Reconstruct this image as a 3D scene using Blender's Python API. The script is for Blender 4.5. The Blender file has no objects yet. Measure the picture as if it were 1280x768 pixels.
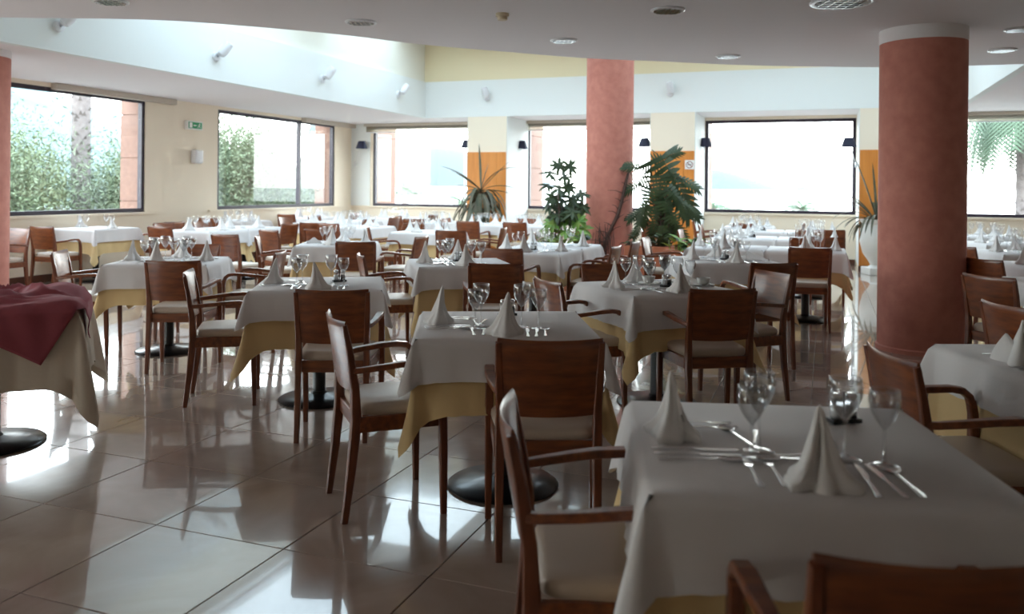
import bpy, bmesh, math, random
from mathutils import Vector, Matrix
from mathutils.geometry import tessellate_polygon

S = bpy.context.scene
C = S.collection
PI = math.pi
R = math.radians
random.seed(7)

# ------------------------------------------------------------------ camera
EYE = 1.40
cam_d = bpy.data.cameras.new('camera')
cam = bpy.data.objects.new('camera', cam_d)
C.objects.link(cam)
S.camera = cam
cam_d.sensor_width = 36.0
cam_d.lens = 1050.0 / 1280.0 * 36.0
cam_d.shift_y = -150.0 / 1280.0
cam_d.clip_end = 5000
cam_d.dof.use_dof = True
cam_d.dof.focus_distance = 4.6
cam_d.dof.aperture_fstop = 2.6
cam.matrix_world = Matrix.Translation((0, 0, EYE)) @ Matrix.Rotation(R(90), 4, 'X') @ Matrix.Rotation(R(0.55), 4, 'Z')

# ------------------------------------------------------------------ world, light, exposure
w = bpy.data.worlds.new('sky')
S.world = w
w.use_nodes = True
wn = w.node_tree
wn.nodes.clear()
wo = wn.nodes.new('ShaderNodeOutputWorld')
bg = wn.nodes.new('ShaderNodeBackground')
tc = wn.nodes.new('ShaderNodeTexCoord')
sx = wn.nodes.new('ShaderNodeSeparateXYZ')
cr = wn.nodes.new('ShaderNodeValToRGB')
cr.color_ramp.elements[0].position = 0.0
cr.color_ramp.elements[0].color = (0.95, 0.97, 0.93, 1)
cr.color_ramp.elements[1].position = 0.5
cr.color_ramp.elements[1].color = (0.70, 0.86, 1.0, 1)
wn.links.new(tc.outputs['Generated'], sx.inputs[0])
wn.links.new(sx.outputs['Z'], cr.inputs[0])
wn.links.new(cr.outputs[0], bg.inputs[0])
bg.inputs[1].default_value = 6.5
wn.links.new(bg.outputs[0], wo.inputs[0])

S.view_settings.view_transform = 'Standard'
S.view_settings.look = 'None'
S.view_settings.exposure = 1.05
S.view_settings.gamma = 1.0
S.view_settings.use_curve_mapping = False

# room frame: a runs along the sea wall, b runs towards it
TH = R(20.5)
CT, ST = math.cos(TH), math.sin(TH)
def RM(a, b, z=0.0):
    return Vector((a * CT + b * ST, b * CT - a * ST, z))
ROOM = -TH

AL, AR, BF, BN = -10.35, 8.0, 17.0, -4.0        # left wall, right wall, sea wall, wall behind the camera
ZC = 2.82                                        # low ceiling and soffits
ZH = 4.35                                        # high ceiling

def portal(name, centre, rot_m, sx_, sy_):
    d = bpy.data.lights.new(name, 'AREA')
    d.shape = 'RECTANGLE'; d.size = sx_; d.size_y = sy_
    d.energy = 1.0
    d.cycles.is_portal = True
    o = bpy.data.objects.new(name, d)
    C.objects.link(o)
    o.matrix_world = Matrix.Translation(centre) @ rot_m
    return o

# window openings: on left wall (b0,b1), on sea wall (a0,a1)
SILL, HEAD = 0.94, 2.76
WL = [(-.6, 1.8), (3.0, 7.4), (8.2, 10.68), (12.41, 16.29)]  # first two openings are out of view, added to light the near tables
WB = [(-9.78, -6.88), (-6.02, -3.14), (-2.26, 0.52), (1.40, 5.0)]
SKA = [(-7.74, -5.7), (-5.25, -3.65), (-2.5, -0.7), (-0.25, 1.7)]
SKB = [(7.6, 11.2), (12.0, 14.6)]
for i, (b0, b1) in enumerate(WL):
    m = Matrix.Rotation(ROOM, 4, 'Z') @ Matrix.Rotation(R(-90), 4, 'Z') @ Matrix.Rotation(R(90), 4, 'X')
    portal('daylight_portal', RM(AL + .01, (b0 + b1) / 2, (SILL + HEAD) / 2), m, b1 - b0, HEAD - SILL)
for i, (a0, a1) in enumerate(WB):
    m = Matrix.Rotation(ROOM, 4, 'Z') @ Matrix.Rotation(R(180), 4, 'Z') @ Matrix.Rotation(R(90), 4, 'X')
    m = Matrix.Rotation(ROOM, 4, 'Z') @ Matrix.Rotation(R(-90), 4, 'X')
    portal('daylight_portal', RM((a0 + a1) / 2, BF - .01, (SILL + HEAD) / 2), m, a1 - a0, HEAD - SILL)
WR = []          # no windows in the right wall
WN_ADDED = [(-9.0, -7.4)]   # unseen window added behind the camera to brighten the foreground
for (b0, b1) in WR:
    m = Matrix.Rotation(ROOM, 4, 'Z') @ Matrix.Rotation(R(90), 4, 'Z') @ Matrix.Rotation(R(90), 4, 'X')
    m = Matrix.Rotation(ROOM, 4, 'Z') @ Matrix.Rotation(R(-90), 4, 'Z') @ Matrix.Rotation(R(-90), 4, 'X')
    portal('daylight_portal', RM(AR - .01, (b0 + b1) / 2, (SILL + HEAD) / 2), m, b1 - b0, HEAD - SILL)
for (a0, a1) in WN_ADDED:
    m = Matrix.Rotation(ROOM, 4, 'Z') @ Matrix.Rotation(R(90), 4, 'X')
    portal('daylight_portal', RM((a0 + a1) / 2, BN + .01, (SILL + HEAD) / 2), m, a1 - a0, HEAD - SILL)
for (a0, a1) in SKA:
    for (b0, b1) in SKB:
        portal('daylight_portal', RM((a0 + a1) / 2, (b0 + b1) / 2, ZH - .02), Matrix.Rotation(ROOM, 4, 'Z'), a1 - a0, b1 - b0)

# ------------------------------------------------------------------ materials
def mat(name, col, rough=0.5, metal=0.0, spec=0.5, coat=0.0, bump=None, var=None, coatr=.1):
    m = bpy.data.materials.new(name); m.use_nodes = True
    nt = m.node_tree; b = nt.nodes['Principled BSDF']
    b.inputs['Base Color'].default_value = (*col, 1)
    b.inputs['Roughness'].default_value = rough
    b.inputs['Metallic'].default_value = metal
    b.inputs['Specular IOR Level'].default_value = spec
    b.inputs['Coat Weight'].default_value = coat
    b.inputs['Coat Roughness'].default_value = coatr
    if var:     # (col2, scale, (stretch), lo, hi)
        col2, sc, st, lo, hi = var
        t = nt.nodes.new('ShaderNodeTexCoord'); mp = nt.nodes.new('ShaderNodeMapping')
        mp.inputs['Scale'].default_value = st
        n = nt.nodes.new('ShaderNodeTexNoise'); n.inputs['Scale'].default_value = sc; n.inputs['Detail'].default_value = 5
        r = nt.nodes.new('ShaderNodeValToRGB')
        r.color_ramp.elements[0].position = lo; r.color_ramp.elements[0].color = (*col, 1)
        r.color_ramp.elements[1].position = hi; r.color_ramp.elements[1].color = (*col2, 1)
        nt.links.new(t.outputs['Object'], mp.inputs[0]); nt.links.new(mp.outputs[0], n.inputs['Vector'])
        nt.links.new(n.outputs['Fac'], r.inputs[0]); nt.links.new(r.outputs[0], b.inputs['Base Color'])
    if bump:
        sc, stg = bump
        t2 = nt.nodes.new('ShaderNodeTexCoord')
        n2 = nt.nodes.new('ShaderNodeTexNoise'); n2.inputs['Scale'].default_value = sc; n2.inputs['Detail'].default_value = 3
        bp = nt.nodes.new('ShaderNodeBump'); bp.inputs['Strength'].default_value = stg; bp.inputs['Distance'].default_value = .01
        nt.links.new(t2.outputs['Object'], n2.inputs['Vector'])
        nt.links.new(n2.outputs['Fac'], bp.inputs['Height']); nt.links.new(bp.outputs[0], b.inputs['Normal'])
    return m

M = {}
M['wall'] = mat('cream_plaster', (.87, .76, .61), .8, bump=(30, .05))
M['white'] = mat('white_paint', (.80, .82, .80), .75)
M['ceil'] = mat('ceiling_paint', (.84, .79, .79), .8)
M['yellow'] = mat('yellow_plaster', (.85, .74, .50), .8)
M['palecream'] = mat('pale_cream_plaster', (.82, .80, .71), .8)
M['wood'] = mat('cherry_wood', (.120, .026, .008), .34, coat=.35, coatr=.22, var=((.26, .072, .018), 3.0, (2, 14, 14), .3, .7))
M['wood2'] = mat('cherry_wood_upright', (.11, .025, .009), .34, coat=.35, coatr=.22, var=((.22, .060, .020), 3.0, (14, 14, 2), .3, .7))
M['seat'] = mat('beige_vinyl', (.56, .45, .36), .38, bump=(60, .05))
M['linen'] = mat('white_linen', (.78, .745, .735), .85, bump=(25, .12))
M['linen_y'] = mat('cream_yellow_linen', (.80, .58, .29), .85, bump=(25, .12))
M['linen_b'] = mat('beige_linen', (.70, .60, .48), .85, bump=(25, .12))
M['maroon'] = mat('maroon_cloth', (.33, .065, .085), .75, bump=(20, .15))
M['napkin'] = mat('napkin_cotton', (.82, .79, .77), .85, bump=(60, .15))
M['black'] = mat('black_metal', (.012, .012, .014), .3, metal=.2, coat=.3)
M['frame'] = mat('dark_window_frame', (.025, .015, .03), .4)
M['steel'] = mat('polished_steel', (.75, .74, .74), .16, metal=1)
M['chrome'] = mat('brushed_chrome', (.7, .7, .72), .3, metal=1)
M['whitemetal'] = mat('white_enamel', (.78, .78, .8), .3)
M['shade'] = mat('black_lamp_shade', (.01, .012, .04), .6)
M['panel'] = mat('orange_veneer', (.72, .27, .05), .4, var=((.62, .21, .035), 2.5, (6, 6, .6), .35, .7))
M['column'] = mat('sponged_terracotta', (.50, .17, .125), .7, var=((.60, .23, .17), 9, (1, 1, 1), .3, .7), bump=(40, .15))
M['jamb'] = mat('terracotta_stone', (.22, .12, .09), .8, var=((.27, .15, .11), 14, (1, 1, 1), .3, .7))
M['blind'] = mat('beige_blind', (.55, .48, .40), .7)
M['base'] = mat('dark_wood_baseboard', (.10, .035, .02), .35)
M['terra'] = mat('terracotta_pot', (.42, .13, .06), .7)
M['urn'] = mat('white_stone_urn', (.72, .70, .66), .6, bump=(12, .2))
M['soil'] = mat('soil', (.04, .025, .015), .9)
M['leaf'] = mat('dark_leaf', (.018, .036, .014), .4, spec=.4, var=((.05, .075, .022), 6, (1, 1, 1), .3, .7))
M['leafdry'] = mat('dusty_leaf', (.07, .08, .045), .5, var=((.16, .13, .09), 6, (1, 1, 1), .4, .75))
M['leafbright'] = mat('bright_leaf', (.10, .25, .03), .4, var=((.28, .36, .06), 9, (1, 1, 1), .4, .7))
M['stem'] = mat('brown_stem', (.07, .03, .02), .7)
M['green'] = mat('exit_green', (.0, .30, .10), .4)
M['signwhite'] = mat('sign_white', (.85, .85, .82), .4)
M['red'] = mat('sign_dark_red', (.25, .05, .03), .4)
M['ivory'] = mat('ivory_plastic', (.66, .55, .38), .4)
M['purple'] = mat('purple_wine', (.15, .01, .10), .1)
M['pepper'] = mat('pepper_grounds', (.04, .03, .03), .6)
M['salt'] = mat('salt_grains', (.8, .8, .8), .6)
M['sea'] = mat('sea_water', (.17, .185, .18), .25)
M['land'] = mat('hazy_scrub_hill', (.058, .098, .110), .95, var=((.078, .112, .115), .02, (1, 1, 1), .35, .7))  # bluish distance haze is painted into the hill colour
M['landfar'] = mat('far_headland', (.070, .080, .080), .95)  # pale aerial haze is put into the base colour
M['treeleaf'] = mat('olive_foliage', (.11, .145, .065), .8, var=((.17, .20, .13), 1.5, (1, 1, 1), .3, .7))
M['palmbark'] = mat('palm_bark', (.12, .095, .09), .9, var=((.19, .16, .15), 12, (1, 1, 1), .3, .7))
M['palmleaf'] = mat('palm_leaf', (.06, .095, .055), .7)
M['terrace'] = mat('pale_terrace', (.15, .15, .14), .8)

# floor tile: polished marble, each tile a slightly different cut
def tile_material():
    m = bpy.data.materials.new('polished_marble_tile'); m.use_nodes = True
    nt = m.node_tree; b = nt.nodes['Principled BSDF']
    t = nt.nodes.new('ShaderNodeNewGeometry'); n = nt.nodes.new('ShaderNodeTexNoise')
    n.inputs['Scale'].default_value = 2.2; n.inputs['Detail'].default_value = 7; n.inputs['Distortion'].default_value = 1.2
    r = nt.nodes.new('ShaderNodeValToRGB')
    r.color_ramp.elements[0].position = .3; r.color_ramp.elements[0].color = (.40, .30, .245, 1)
    r.color_ramp.elements[1].position = .7; r.color_ramp.elements[1].color = (.53, .42, .355, 1)
    oi = nt.nodes.new('ShaderNodeObjectInfo')
    hs = nt.nodes.new('ShaderNodeHueSaturation')
    mr = nt.nodes.new('ShaderNodeMapRange'); mr.inputs['To Min'].default_value = .92; mr.inputs['To Max'].default_value = 1.07
    nt.links.new(t.outputs['Position'], n.inputs['Vector']); nt.links.new(n.outputs['Fac'], r.inputs[0])
    nt.links.new(oi.outputs['Random'], mr.inputs['Value']); nt.links.new(mr.outputs[0], hs.inputs['Value'])
    nt.links.new(r.outputs[0], hs.inputs['Color']); nt.links.new(hs.outputs[0], b.inputs['Base Color'])
    b.inputs['Roughness'].default_value = .16
    b.inputs['Specular IOR Level'].default_value = .5
    b.inputs['Coat Weight'].default_value = 1.0
    b.inputs['Coat Roughness'].default_value = .03
    b.inputs['Coat IOR'].default_value = 1.6
    return m
M['tile'] = tile_material()
M['grout'] = mat('tile_grout', (.10, .07, .055), .6)

def thin_glass(name, tint, gl=.06, edge=.5, rough=.0):
    m = bpy.data.materials.new(name); m.use_nodes = True
    nt = m.node_tree; nt.nodes.clear()
    o = nt.nodes.new('ShaderNodeOutputMaterial'); mx = nt.nodes.new('ShaderNodeMixShader')
    tr = nt.nodes.new('ShaderNodeBsdfTransparent'); tr.inputs[0].default_value = (*tint, 1)
    g = nt.nodes.new('ShaderNodeBsdfGlossy'); g.inputs['Roughness'].default_value = rough
    lw = nt.nodes.new('ShaderNodeLayerWeight'); lw.inputs[0].default_value = .25
    mr = nt.nodes.new('ShaderNodeMapRange'); mr.inputs['To Min'].default_value = gl; mr.inputs['To Max'].default_value = edge
    nt.links.new(lw.outputs['Facing'], mr.inputs['Value']); nt.links.new(mr.outputs[0], mx.inputs[0])
    nt.links.new(tr.outputs[0], mx.inputs[1]); nt.links.new(g.outputs[0], mx.inputs[2]); nt.links.new(mx.outputs[0], o.inputs[0])
    return m
M['pane'] = thin_glass('window_glass', (.97, .985, .98), .02, .16)
M['skypane'] = thin_glass('tinted_skylight_glass', (.62, .64, .64), .03, .3)
M['glass'] = thin_glass('drinking_glass', (.965, .97, .975), .07, .9, .02)

# ------------------------------------------------------------------ mesh helpers
def box(bm, x0, x1, y0, y1, z0, z1, f=None):
    vs = [Vector((x, y, z)) for x in (x0, x1) for y in (y0, y1) for z in (z0, z1)]
    if f: vs = [f(v) for v in vs]
    v = [bm.verts.new(p) for p in vs]
    for q in ((0, 1, 3, 2), (4, 6, 7, 5), (0, 4, 5, 1), (2, 3, 7, 6), (0, 2, 6, 4), (1, 5, 7, 3)):
        bm.faces.new([v[i] for i in q])
def rbox(bm, a0, a1, b0, b1, z0, z1):
    box(bm, a0, a1, b0, b1, z0, z1, lambda v: RM(v.x, v.y, v.z))
def loft(bm, rings, cap=True, closed=True):
    vr = [[bm.verts.new(p) for p in r] for r in rings]
    n = len(vr[0])
    for i in range(len(vr) - 1):
        for j in range(n if closed else n - 1):
            k = (j + 1) % n
            bm.faces.new((vr[i][j], vr[i][k], vr[i + 1][k], vr[i + 1][j]))
    if cap and closed:
        bm.faces.new(vr[0][::-1]); bm.faces.new(vr[-1])
    return vr
def lathe(bm, prof, n=20, c=(0, 0, 0), cap=True):
    rings = [[Vector((c[0] + r * math.cos(2 * PI * j / n), c[1] + r * math.sin(2 * PI * j / n), c[2] + z)) for j in range(n)] for r, z in prof]
    loft(bm, rings, cap)
def beam(bm, pts, ws, hs, up=(0, 0, 1), rnd=.3):
    """rounded-rectangle section swept along pts; ws across, hs along the up direction"""
    pts = [Vector(p) for p in pts]; rings = []
    if not isinstance(ws, (list, tuple)): ws = [ws] * len(pts)
    if not isinstance(hs, (list, tuple)): hs = [hs] * len(pts)
    for i, p in enumerate(pts):
        t = (pts[min(i + 1, len(pts) - 1)] - pts[max(i - 1, 0)]).normalized()
        u = Vector(up); s = t.cross(u)
        if s.length < 1e-4: s = Vector((1, 0, 0))
        s.normalize(); n = s.cross(t).normalized()
        w_, h_ = ws[i] / 2, hs[i] / 2; c = rnd * min(w_, h_)
        rings.append([p + s * x + n * y for x, y in ((w_ - c, h_), (w_, h_ - c), (w_, -h_ + c), (w_ - c, -h_), (-w_ + c, -h_), (-w_, -h_ + c), (-w_, h_ - c), (-w_ + c, h_))])
    loft(bm, rings)
def tube(bm, pts, r, n=8):
    pts = [Vector(p) for p in pts]; rings = []
    if not isinstance(r, (list, tuple)): r = [r] * len(pts)
    for i, p in enumerate(pts):
        t = (pts[min(i + 1, len(pts) - 1)] - pts[max(i - 1, 0)]).normalized()
        s = t.cross(Vector((0, 0, 1)))
        if s.length < 1e-3: s = Vector((1, 0, 0))
        s.normalize(); q = s.cross(t).normalized()
        rings.append([p + (s * math.cos(2 * PI * j / n) + q * math.sin(2 * PI * j / n)) * r[i] for j in range(n)])
    loft(bm, rings)

def obj(name, bm, m, parent=None, smooth=False, bevel=0):
    bmesh.ops.recalc_face_normals(bm, faces=bm.faces)
    me = bpy.data.meshes.new(name); bm.to_mesh(me); bm.free()
    if m: me.materials.append(m)
    if smooth:
        for p in me.polygons: p.use_smooth = True
    o = bpy.data.objects.new(name, me); C.objects.link(o)
    if parent: o.parent = parent
    if bevel:
        md = o.modifiers.new('bevel', 'BEVEL'); md.width = bevel; md.segments = 2; md.limit_method = 'ANGLE'
    return o
def sharp(o, ang=40):
    me = o.data
    bm = bmesh.new(); bm.from_mesh(me)
    for e in bm.edges:
        if len(e.link_faces) == 2 and e.calc_face_angle(0) > R(ang): e.smooth = False
    bm.to_mesh(me); bm.free()
    return o
def tag(o, label, cat, group=None, kind=None):
    o['label'] = label; o['category'] = cat
    if group: o['group'] = group
    if kind: o['kind'] = kind
    return o
def struct(name, bm, m, parent=None):
    o = obj(name, bm, m, parent)
    if not parent: o['kind'] = 'structure'
    return o
def thing(name, label, cat, loc=(0, 0, 0), rz=0, group=None):
    o = bpy.data.objects.new(name, None); C.objects.link(o)
    o.location = loc; o.rotation_euler = (0, 0, rz); o.empty_display_size = .1
    return tag(o, label, cat, group)
def dup(root, loc, rz, label, group=None):
    r = root.copy(); C.objects.link(r); r.location = loc; r.rotation_euler = (0, 0, rz)
    r['label'] = label
    if group: r['group'] = group
    for ch in list(root.children):
        c = ch.copy(); C.objects.link(c); c.parent = r
        for g in ch.children:
            d = g.copy(); C.objects.link(d); d.parent = c
    return r

# ------------------------------------------------------------------ floor
bm = bmesh.new(); rbox(bm, AL - .3, AR + .3, BN - .3, BF + .3, -.25, -.004)
floor = struct('floor', bm, M['grout'])
TS, G = .62, .0045
TA0, TB0 = -3.18, 2.72
tiles = []
i0, i1 = int((AL - TA0) // TS), int((AR - TA0) // TS) + 1
j0, j1 = int((BN - TB0) // TS), int((BF - TB0) // TS) + 1
for i in range(i0, i1):
    for j in range(j0, j1):
        a, b = TA0 + i * TS, TB0 + j * TS
        a_, b_ = max(a, AL), max(b, BN); A_, B_ = min(a + TS, AR), min(b + TS, BF)
        if A_ - a_ < .05 or B_ - b_ < .05: continue
        c = RM((a_ + A_) / 2, (b_ + B_) / 2)
        full = (abs(A_ - a_ - TS) < 1e-6 and abs(B_ - b_ - TS) < 1e-6)
        vis = c.y > 2.0 and abs(c.x) / c.y < .66
        tiles.append((c.length if vis and full else 1e3 + c.length, a_, A_, b_, B_, c))
tiles.sort(key=lambda t: t[0])
bm = bmesh.new()
h = TS / 2 - G / 2
box(bm, -h, h, -h, h, -.02, 0)
bmesh.ops.bevel(bm, geom=[e for e in bm.edges if all(v.co.z > -.001 for v in e.verts)], offset=.0015, segments=1, affect='EDGES')
t0 = obj('tile', bm, M['tile'], floor); t0.location = tiles[0][5]; t0.rotation_euler = (0, 0, ROOM)
for t in tiles[1:300]:
    if t[0] > 900: break
    o = t0.copy(); C.objects.link(o); o.parent = floor; o.location = t[5]
rest = tiles[300:]
bm = bmesh.new()
for _, a_, A_, b_, B_, c in rest:
    rbox(bm, a_ + G / 2, A_ - G / 2, b_ + G / 2, B_ - G / 2, -.02, 0)
o = obj('tile_field', bm, M['tile'], floor); o['kind'] = 'stuff'

# ------------------------------------------------------------------ walls
def wall_with_windows(name, spans, lo, hi, place, m):
    bm = bmesh.new()
    place(bm, lo, hi, 0, SILL); place(bm, lo, hi, HEAD, 3.1)
    e = lo
    for s0, s1 in spans:
        place(bm, e, s0, SILL, HEAD); e = s1
    place(bm, e, hi, SILL, HEAD)
    return struct(name, bm, m)
wall_with_windows('wall_left', WL, BN, BF + .3, lambda bm, p, q, z0, z1: rbox(bm, AL - .11, AL, p, q, z0, z1), M['wall'])
wall_with_windows('wall_back', WB, AL - .3, AR, lambda bm, p, q, z0, z1: rbox(bm, p, q, BF, BF + .11, z0, z1), M['wall'])
wall_with_windows('wall_right', WR, BN, BF + .3, lambda bm, p, q, z0, z1: rbox(bm, AR, AR + .11, p, q, z0, z1), M['wall'])
wall_with_windows('wall_rear', WN_ADDED, AL - .3, AR + .1, lambda bm, p, q, z0, z1: rbox(bm, p, q, BN - .11, BN, z0, z1), M['wall'])

# windows: frame, panes; outer stone jamb
def window(idx, side, s0, s1, mull=None, z0=SILL, z1=HEAD):
    f = .06
    def P(bm, p, q, d0, d1, za, zb):
        if side == 'left': rbox(bm, AL - d1, AL - d0, p, q, za, zb)
        elif side == 'right': rbox(bm, AR + d0, AR + d1, p, q, za, zb)
        elif side == 'rear': rbox(bm, p, q, BN - d1, BN - d0, za, zb)
        else: rbox(bm, p, q, BF + d0, BF + d1, za, zb)
    bm = bmesh.new()
    P(bm, s0, s1, .02, .10, z0, z0 + f); P(bm, s0, s1, .02, .10, z1 - f, z1)
    P(bm, s0, s0 + f, .02, .10, z0 + f, z1 - f); P(bm, s1 - f, s1, .02, .10, z0 + f, z1 - f)
    if mull: P(bm, mull - .03, mull + .03, .02, .10, z0 + f, z1 - f)
    root = struct('window_%d' % idx, bm, M['frame'])
    segs = [(s0 + f, s1 - f)] if not mull else [(s0 + f, mull - .03), (mull + .03, s1 - f)]
    for p, q in segs:
        bm = bmesh.new(); P(bm, p, q, .055, .062, z0 + f, z1 - f); obj('pane', bm, M['pane'], root)
    bm = bmesh.new()
    if side == 'left': rbox(bm, AL - .02, AL + .05, s0 - .25, s1 + .25, z0 - .035, z0)
    elif side == 'right': rbox(bm, AR - .05, AR + .02, s0 - .1, s1 + .1, z0 - .035, z0)
    elif side == 'rear': rbox(bm, s0 - .1, s1 + .1, BN - .02, BN + .05, z0 - .035, z0)
    else: rbox(bm, max(s0 - .2, -20), s1 + .1, BF - .05, BF + .02, z0 - .035, z0)
    obj('window_sill', bm, M['wall'], root)
    return root
window(1, 'left', *WL[0]); window(2, 'left', *WL[1]); window(3, 'left', *WL[2]); window(4, 'left', *WL[3], mull=14.99)  # first two are unseen windows added for their daylight
for k, (a0, a1) in enumerate(WB): window(5 + k, 'back', a0, a1)
for k, (a0, a1) in enumerate(WR): window(9 + k, 'right', a0, a1)
for k, (a0, a1) in enumerate(WN_ADDED): window(9 + k, 'rear', a0, a1)  # added window, out of view, lights the foreground

def jamb(n, a0, a1, b0, b1):
    root = None
    bm = bmesh.new(); rbox(bm, a0 + .02, a1 - .02, b0 + .02, b1 - .02, -.3, 3.4)
    root = struct('trim_%d' % n, bm, M['jamb'])
    z = -.3
    while z < 3.3:
        bm = bmesh.new(); rbox(bm, a0, a1, b0, b1, z + .006, z + .70); obj('stone_block', bm, M['jamb'], root); z += .706
jn = 1
for (b0, b1), nb in zip(WL, (3.0, 8.2, 12.41, 18.4)):
    jamb(jn, AL - .52, AL - .115, b1, min(nb, b1 + 1.2)); jn += 1
for (a0, a1), pa in zip(WB, (-11.2, -6.88, -3.14, .52)):
    jamb(jn, max(pa, a0 - .86), a0, BF + .115, BF + 1.1); jn += 1

# piers in front of the sea wall, with orange veneer boards up to head height
PIERS = [(-6.84, -6.00), (-3.10, -2.28), (.54, 1.36), (5.05, 5.9)]
BP = 15.70
for k, (a0, a1) in enumerate(PIERS):
    bm = bmesh.new(); rbox(bm, a0, a1, BP, BF + .02, 0, ZC + .02)
    st = struct('trim_%d' % (10 + k), bm, M['wall'])
    e = a0 + .0
    for f0, f1 in ((0, .76), (.765, 1.0)):
        bm = bmesh.new(); rbox(bm, a0 + (a1 - a0) * f0, a0 + (a1 - a0) * f1, BP - .025, BP - .001, .10, 2.10)
        obj('veneer_panel', bm, M['panel'], st)
    bm = bmesh.new(); rbox(bm, a0 - .01, a1 + .01, BP - .04, BP, 0, .10); obj('plinth', bm, M['base'], st)
# white lining of the pier sides
for k, (a0, a1) in enumerate(PIERS):
    bm = bmesh.new(); rbox(bm, a1 + .001, a1 + .012, BP + .01, BF, .1, ZC)
    rbox(bm, a0 - .012, a0 - .001, BP + .01, BF, .1, ZC); struct('trim_%d' % (20 + k), bm, M['white'])
bm = bmesh.new(); rbox(bm, AL, -9.85, BF - .015, BF - .001, SILL, ZC); struct('trim_30', bm, M['white'])
# baseboards
bm = bmesh.new(); rbox(bm, AL, AL + .02, BN, BF, 0, .10); struct('baseboard_left', bm, M['base'])
for k in range(4):
    pass
bm = bmesh.new()
segs = [(AL, PIERS[0][0]), (PIERS[0][1], PIERS[1][0]), (PIERS[1][1], PIERS[2][0]), (PIERS[2][1], PIERS[3][0]), (PIERS[3][1], AR)]
for p, q in segs: rbox(bm, p + .02, q - .02, BF - .02, BF, 0, .10)
struct('baseboard_back', bm, M['base'])

# blind boxes above windows
def blind(name_label, side, s0, s1, drop):
    t = thing('roller_blind', name_label, 'blind', (0, 0, 0), 0)
    bm = bmesh.new()
    if side == 'left': rbox(bm, AL, AL + .12, s0, s1, HEAD - .03, HEAD + .055)
    else: rbox(bm, s0, s1, BF - .14, BF, HEAD - .0, HEAD + .055)
    obj('blind_box', bm, M['blind'], t)
    if drop:
        bm = bmesh.new()
        rbox(bm, s0 + .02, s1 - .02, BF - .06, BF - .055, HEAD - drop, HEAD); obj('blind_fabric', bm, M['sheer'], t)
        bm = bmesh.new(); rbox(bm, s0 + .02, s1 - .02, BF - .07, BF - .045, HEAD - drop - .02, HEAD - drop); obj('bottom_bar', bm, M['whitemetal'], t)
ms = thin_glass('sheer_blind_fabric', (.80, .78, .74), .0, .0)
nt = ms.node_tree
for n in list(nt.nodes):
    if n.type == 'BSDF_GLOSSY':
        d = nt.nodes.new('ShaderNodeBsdfTranslucent'); d.inputs[0].default_value = (.75, .68, .58, 1)
        l = n.outputs[0].links[0].to_socket; nt.links.new(d.outputs[0], l); nt.nodes.remove(n)
for n in nt.nodes:
    if n.type == 'MAP_RANGE': n.inputs['To Min'].default_value = .35; n.inputs['To Max'].default_value = .35
M['sheer'] = ms
blind('narrow beige blind box above the leftmost window with the palm trunk', 'left', 8.9, 11.25, 0)
blind('narrow beige blind box above the two-pane left window', 'left', 15.0, 17.0, 0)
blind('sheer beige blind pulled slightly down over the window left of the dracaena pier', 'back', -9.95, -6.86, .13)
blind('sheer beige blind pulled slightly down over the window behind the pink column', 'back', -6.0, -3.12, .13)
blind('sheer beige blind pulled slightly down over the far right window', 'back', 1.4, 5.0, .10)

# ------------------------------------------------------------------ ceiling with the big curved opening
curve_px = [(-5.95, 7.10), (-5.2, 7.16), (-4.41, 7.24), (-3.19, 7.27), (-2.4, 7.52), (-1.59, 7.93), (-.9, 8.42), (0.0, 8.85), (.80, 9.2), (1.7, 9.39), (2.5, 9.58), (3.4, 9.66), (4.30, 9.65), (5.05, 9.50), (5.72, 9.30)]
def toab(x, y): return (x * CT - y * ST, x * ST + y * CT)
cab = [toab(*p) for p in curve_px]
ALF, ARF = -7.80, 2.06
cab[0] = (ALF, cab[0][1]); cab[-1] = (ARF, cab[-1][1])
# smooth the curve
def cat(pts, n=4):
    out = []
    for i in range(len(pts) - 1):
        p0, p1, p2, p3 = (Vector(pts[max(i - 1, 0)]), Vector(pts[i]), Vector(pts[i + 1]), Vector(pts[min(i + 2, len(pts) - 1)]))
        for k in range(n):
            t = k / n
            out.append(tuple(.5 * ((2 * p1) + (p2 - p0) * t + (2 * p0 - 5 * p1 + 4 * p2 - p3) * t * t + (3 * p1 - p0 - 3 * p2 + p3) * t ** 3)))
    out.append(tuple(pts[-1])); return out
cab = cat(cab)
hole = [(ALF, BP)] + cab + [(ARF, BP)]
outer = [(AL - .3, BN - .3), (AR + .3, BN - .3), (AR + .3, BF + .3), (AL - .3, BF + .3)]
polys = [[RM(a, b, ZC) for a, b in outer], [RM(a, b, ZC) for a, b in hole]]
tris = tessellate_polygon(polys)
bm = bmesh.new()
allp = [p for pl in polys for p in pl]
vb = [bm.verts.new(p) for p in allp]; vt = [bm.verts.new(p + Vector((0, 0, .12))) for p in allp]
for t in tris:
    try:
        bm.faces.new([vb[i] for i in t]); bm.faces.new([vt[i] for i in t][::-1])
    except ValueError: pass
n0 = len(outer)
for i in range(len(hole)):
    k = n0 + i; l = n0 + (i + 1) % len(hole)
    bm.faces.new((vb[k], vb[l], vt[l], vt[k]))
ceil = struct('ceiling', bm, M['ceil'])
# drop wall above the curved edge
bm = bmesh.new()
rings = []
for a, b in cab:
    rings.append([RM(a, b, ZC + .10), RM(a, b, ZH + .1), RM(a, b - .1, ZH + .1), RM(a, b - .1, ZC + .10)])
loft(bm, rings); struct('trim_40', bm, M['white'])
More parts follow.
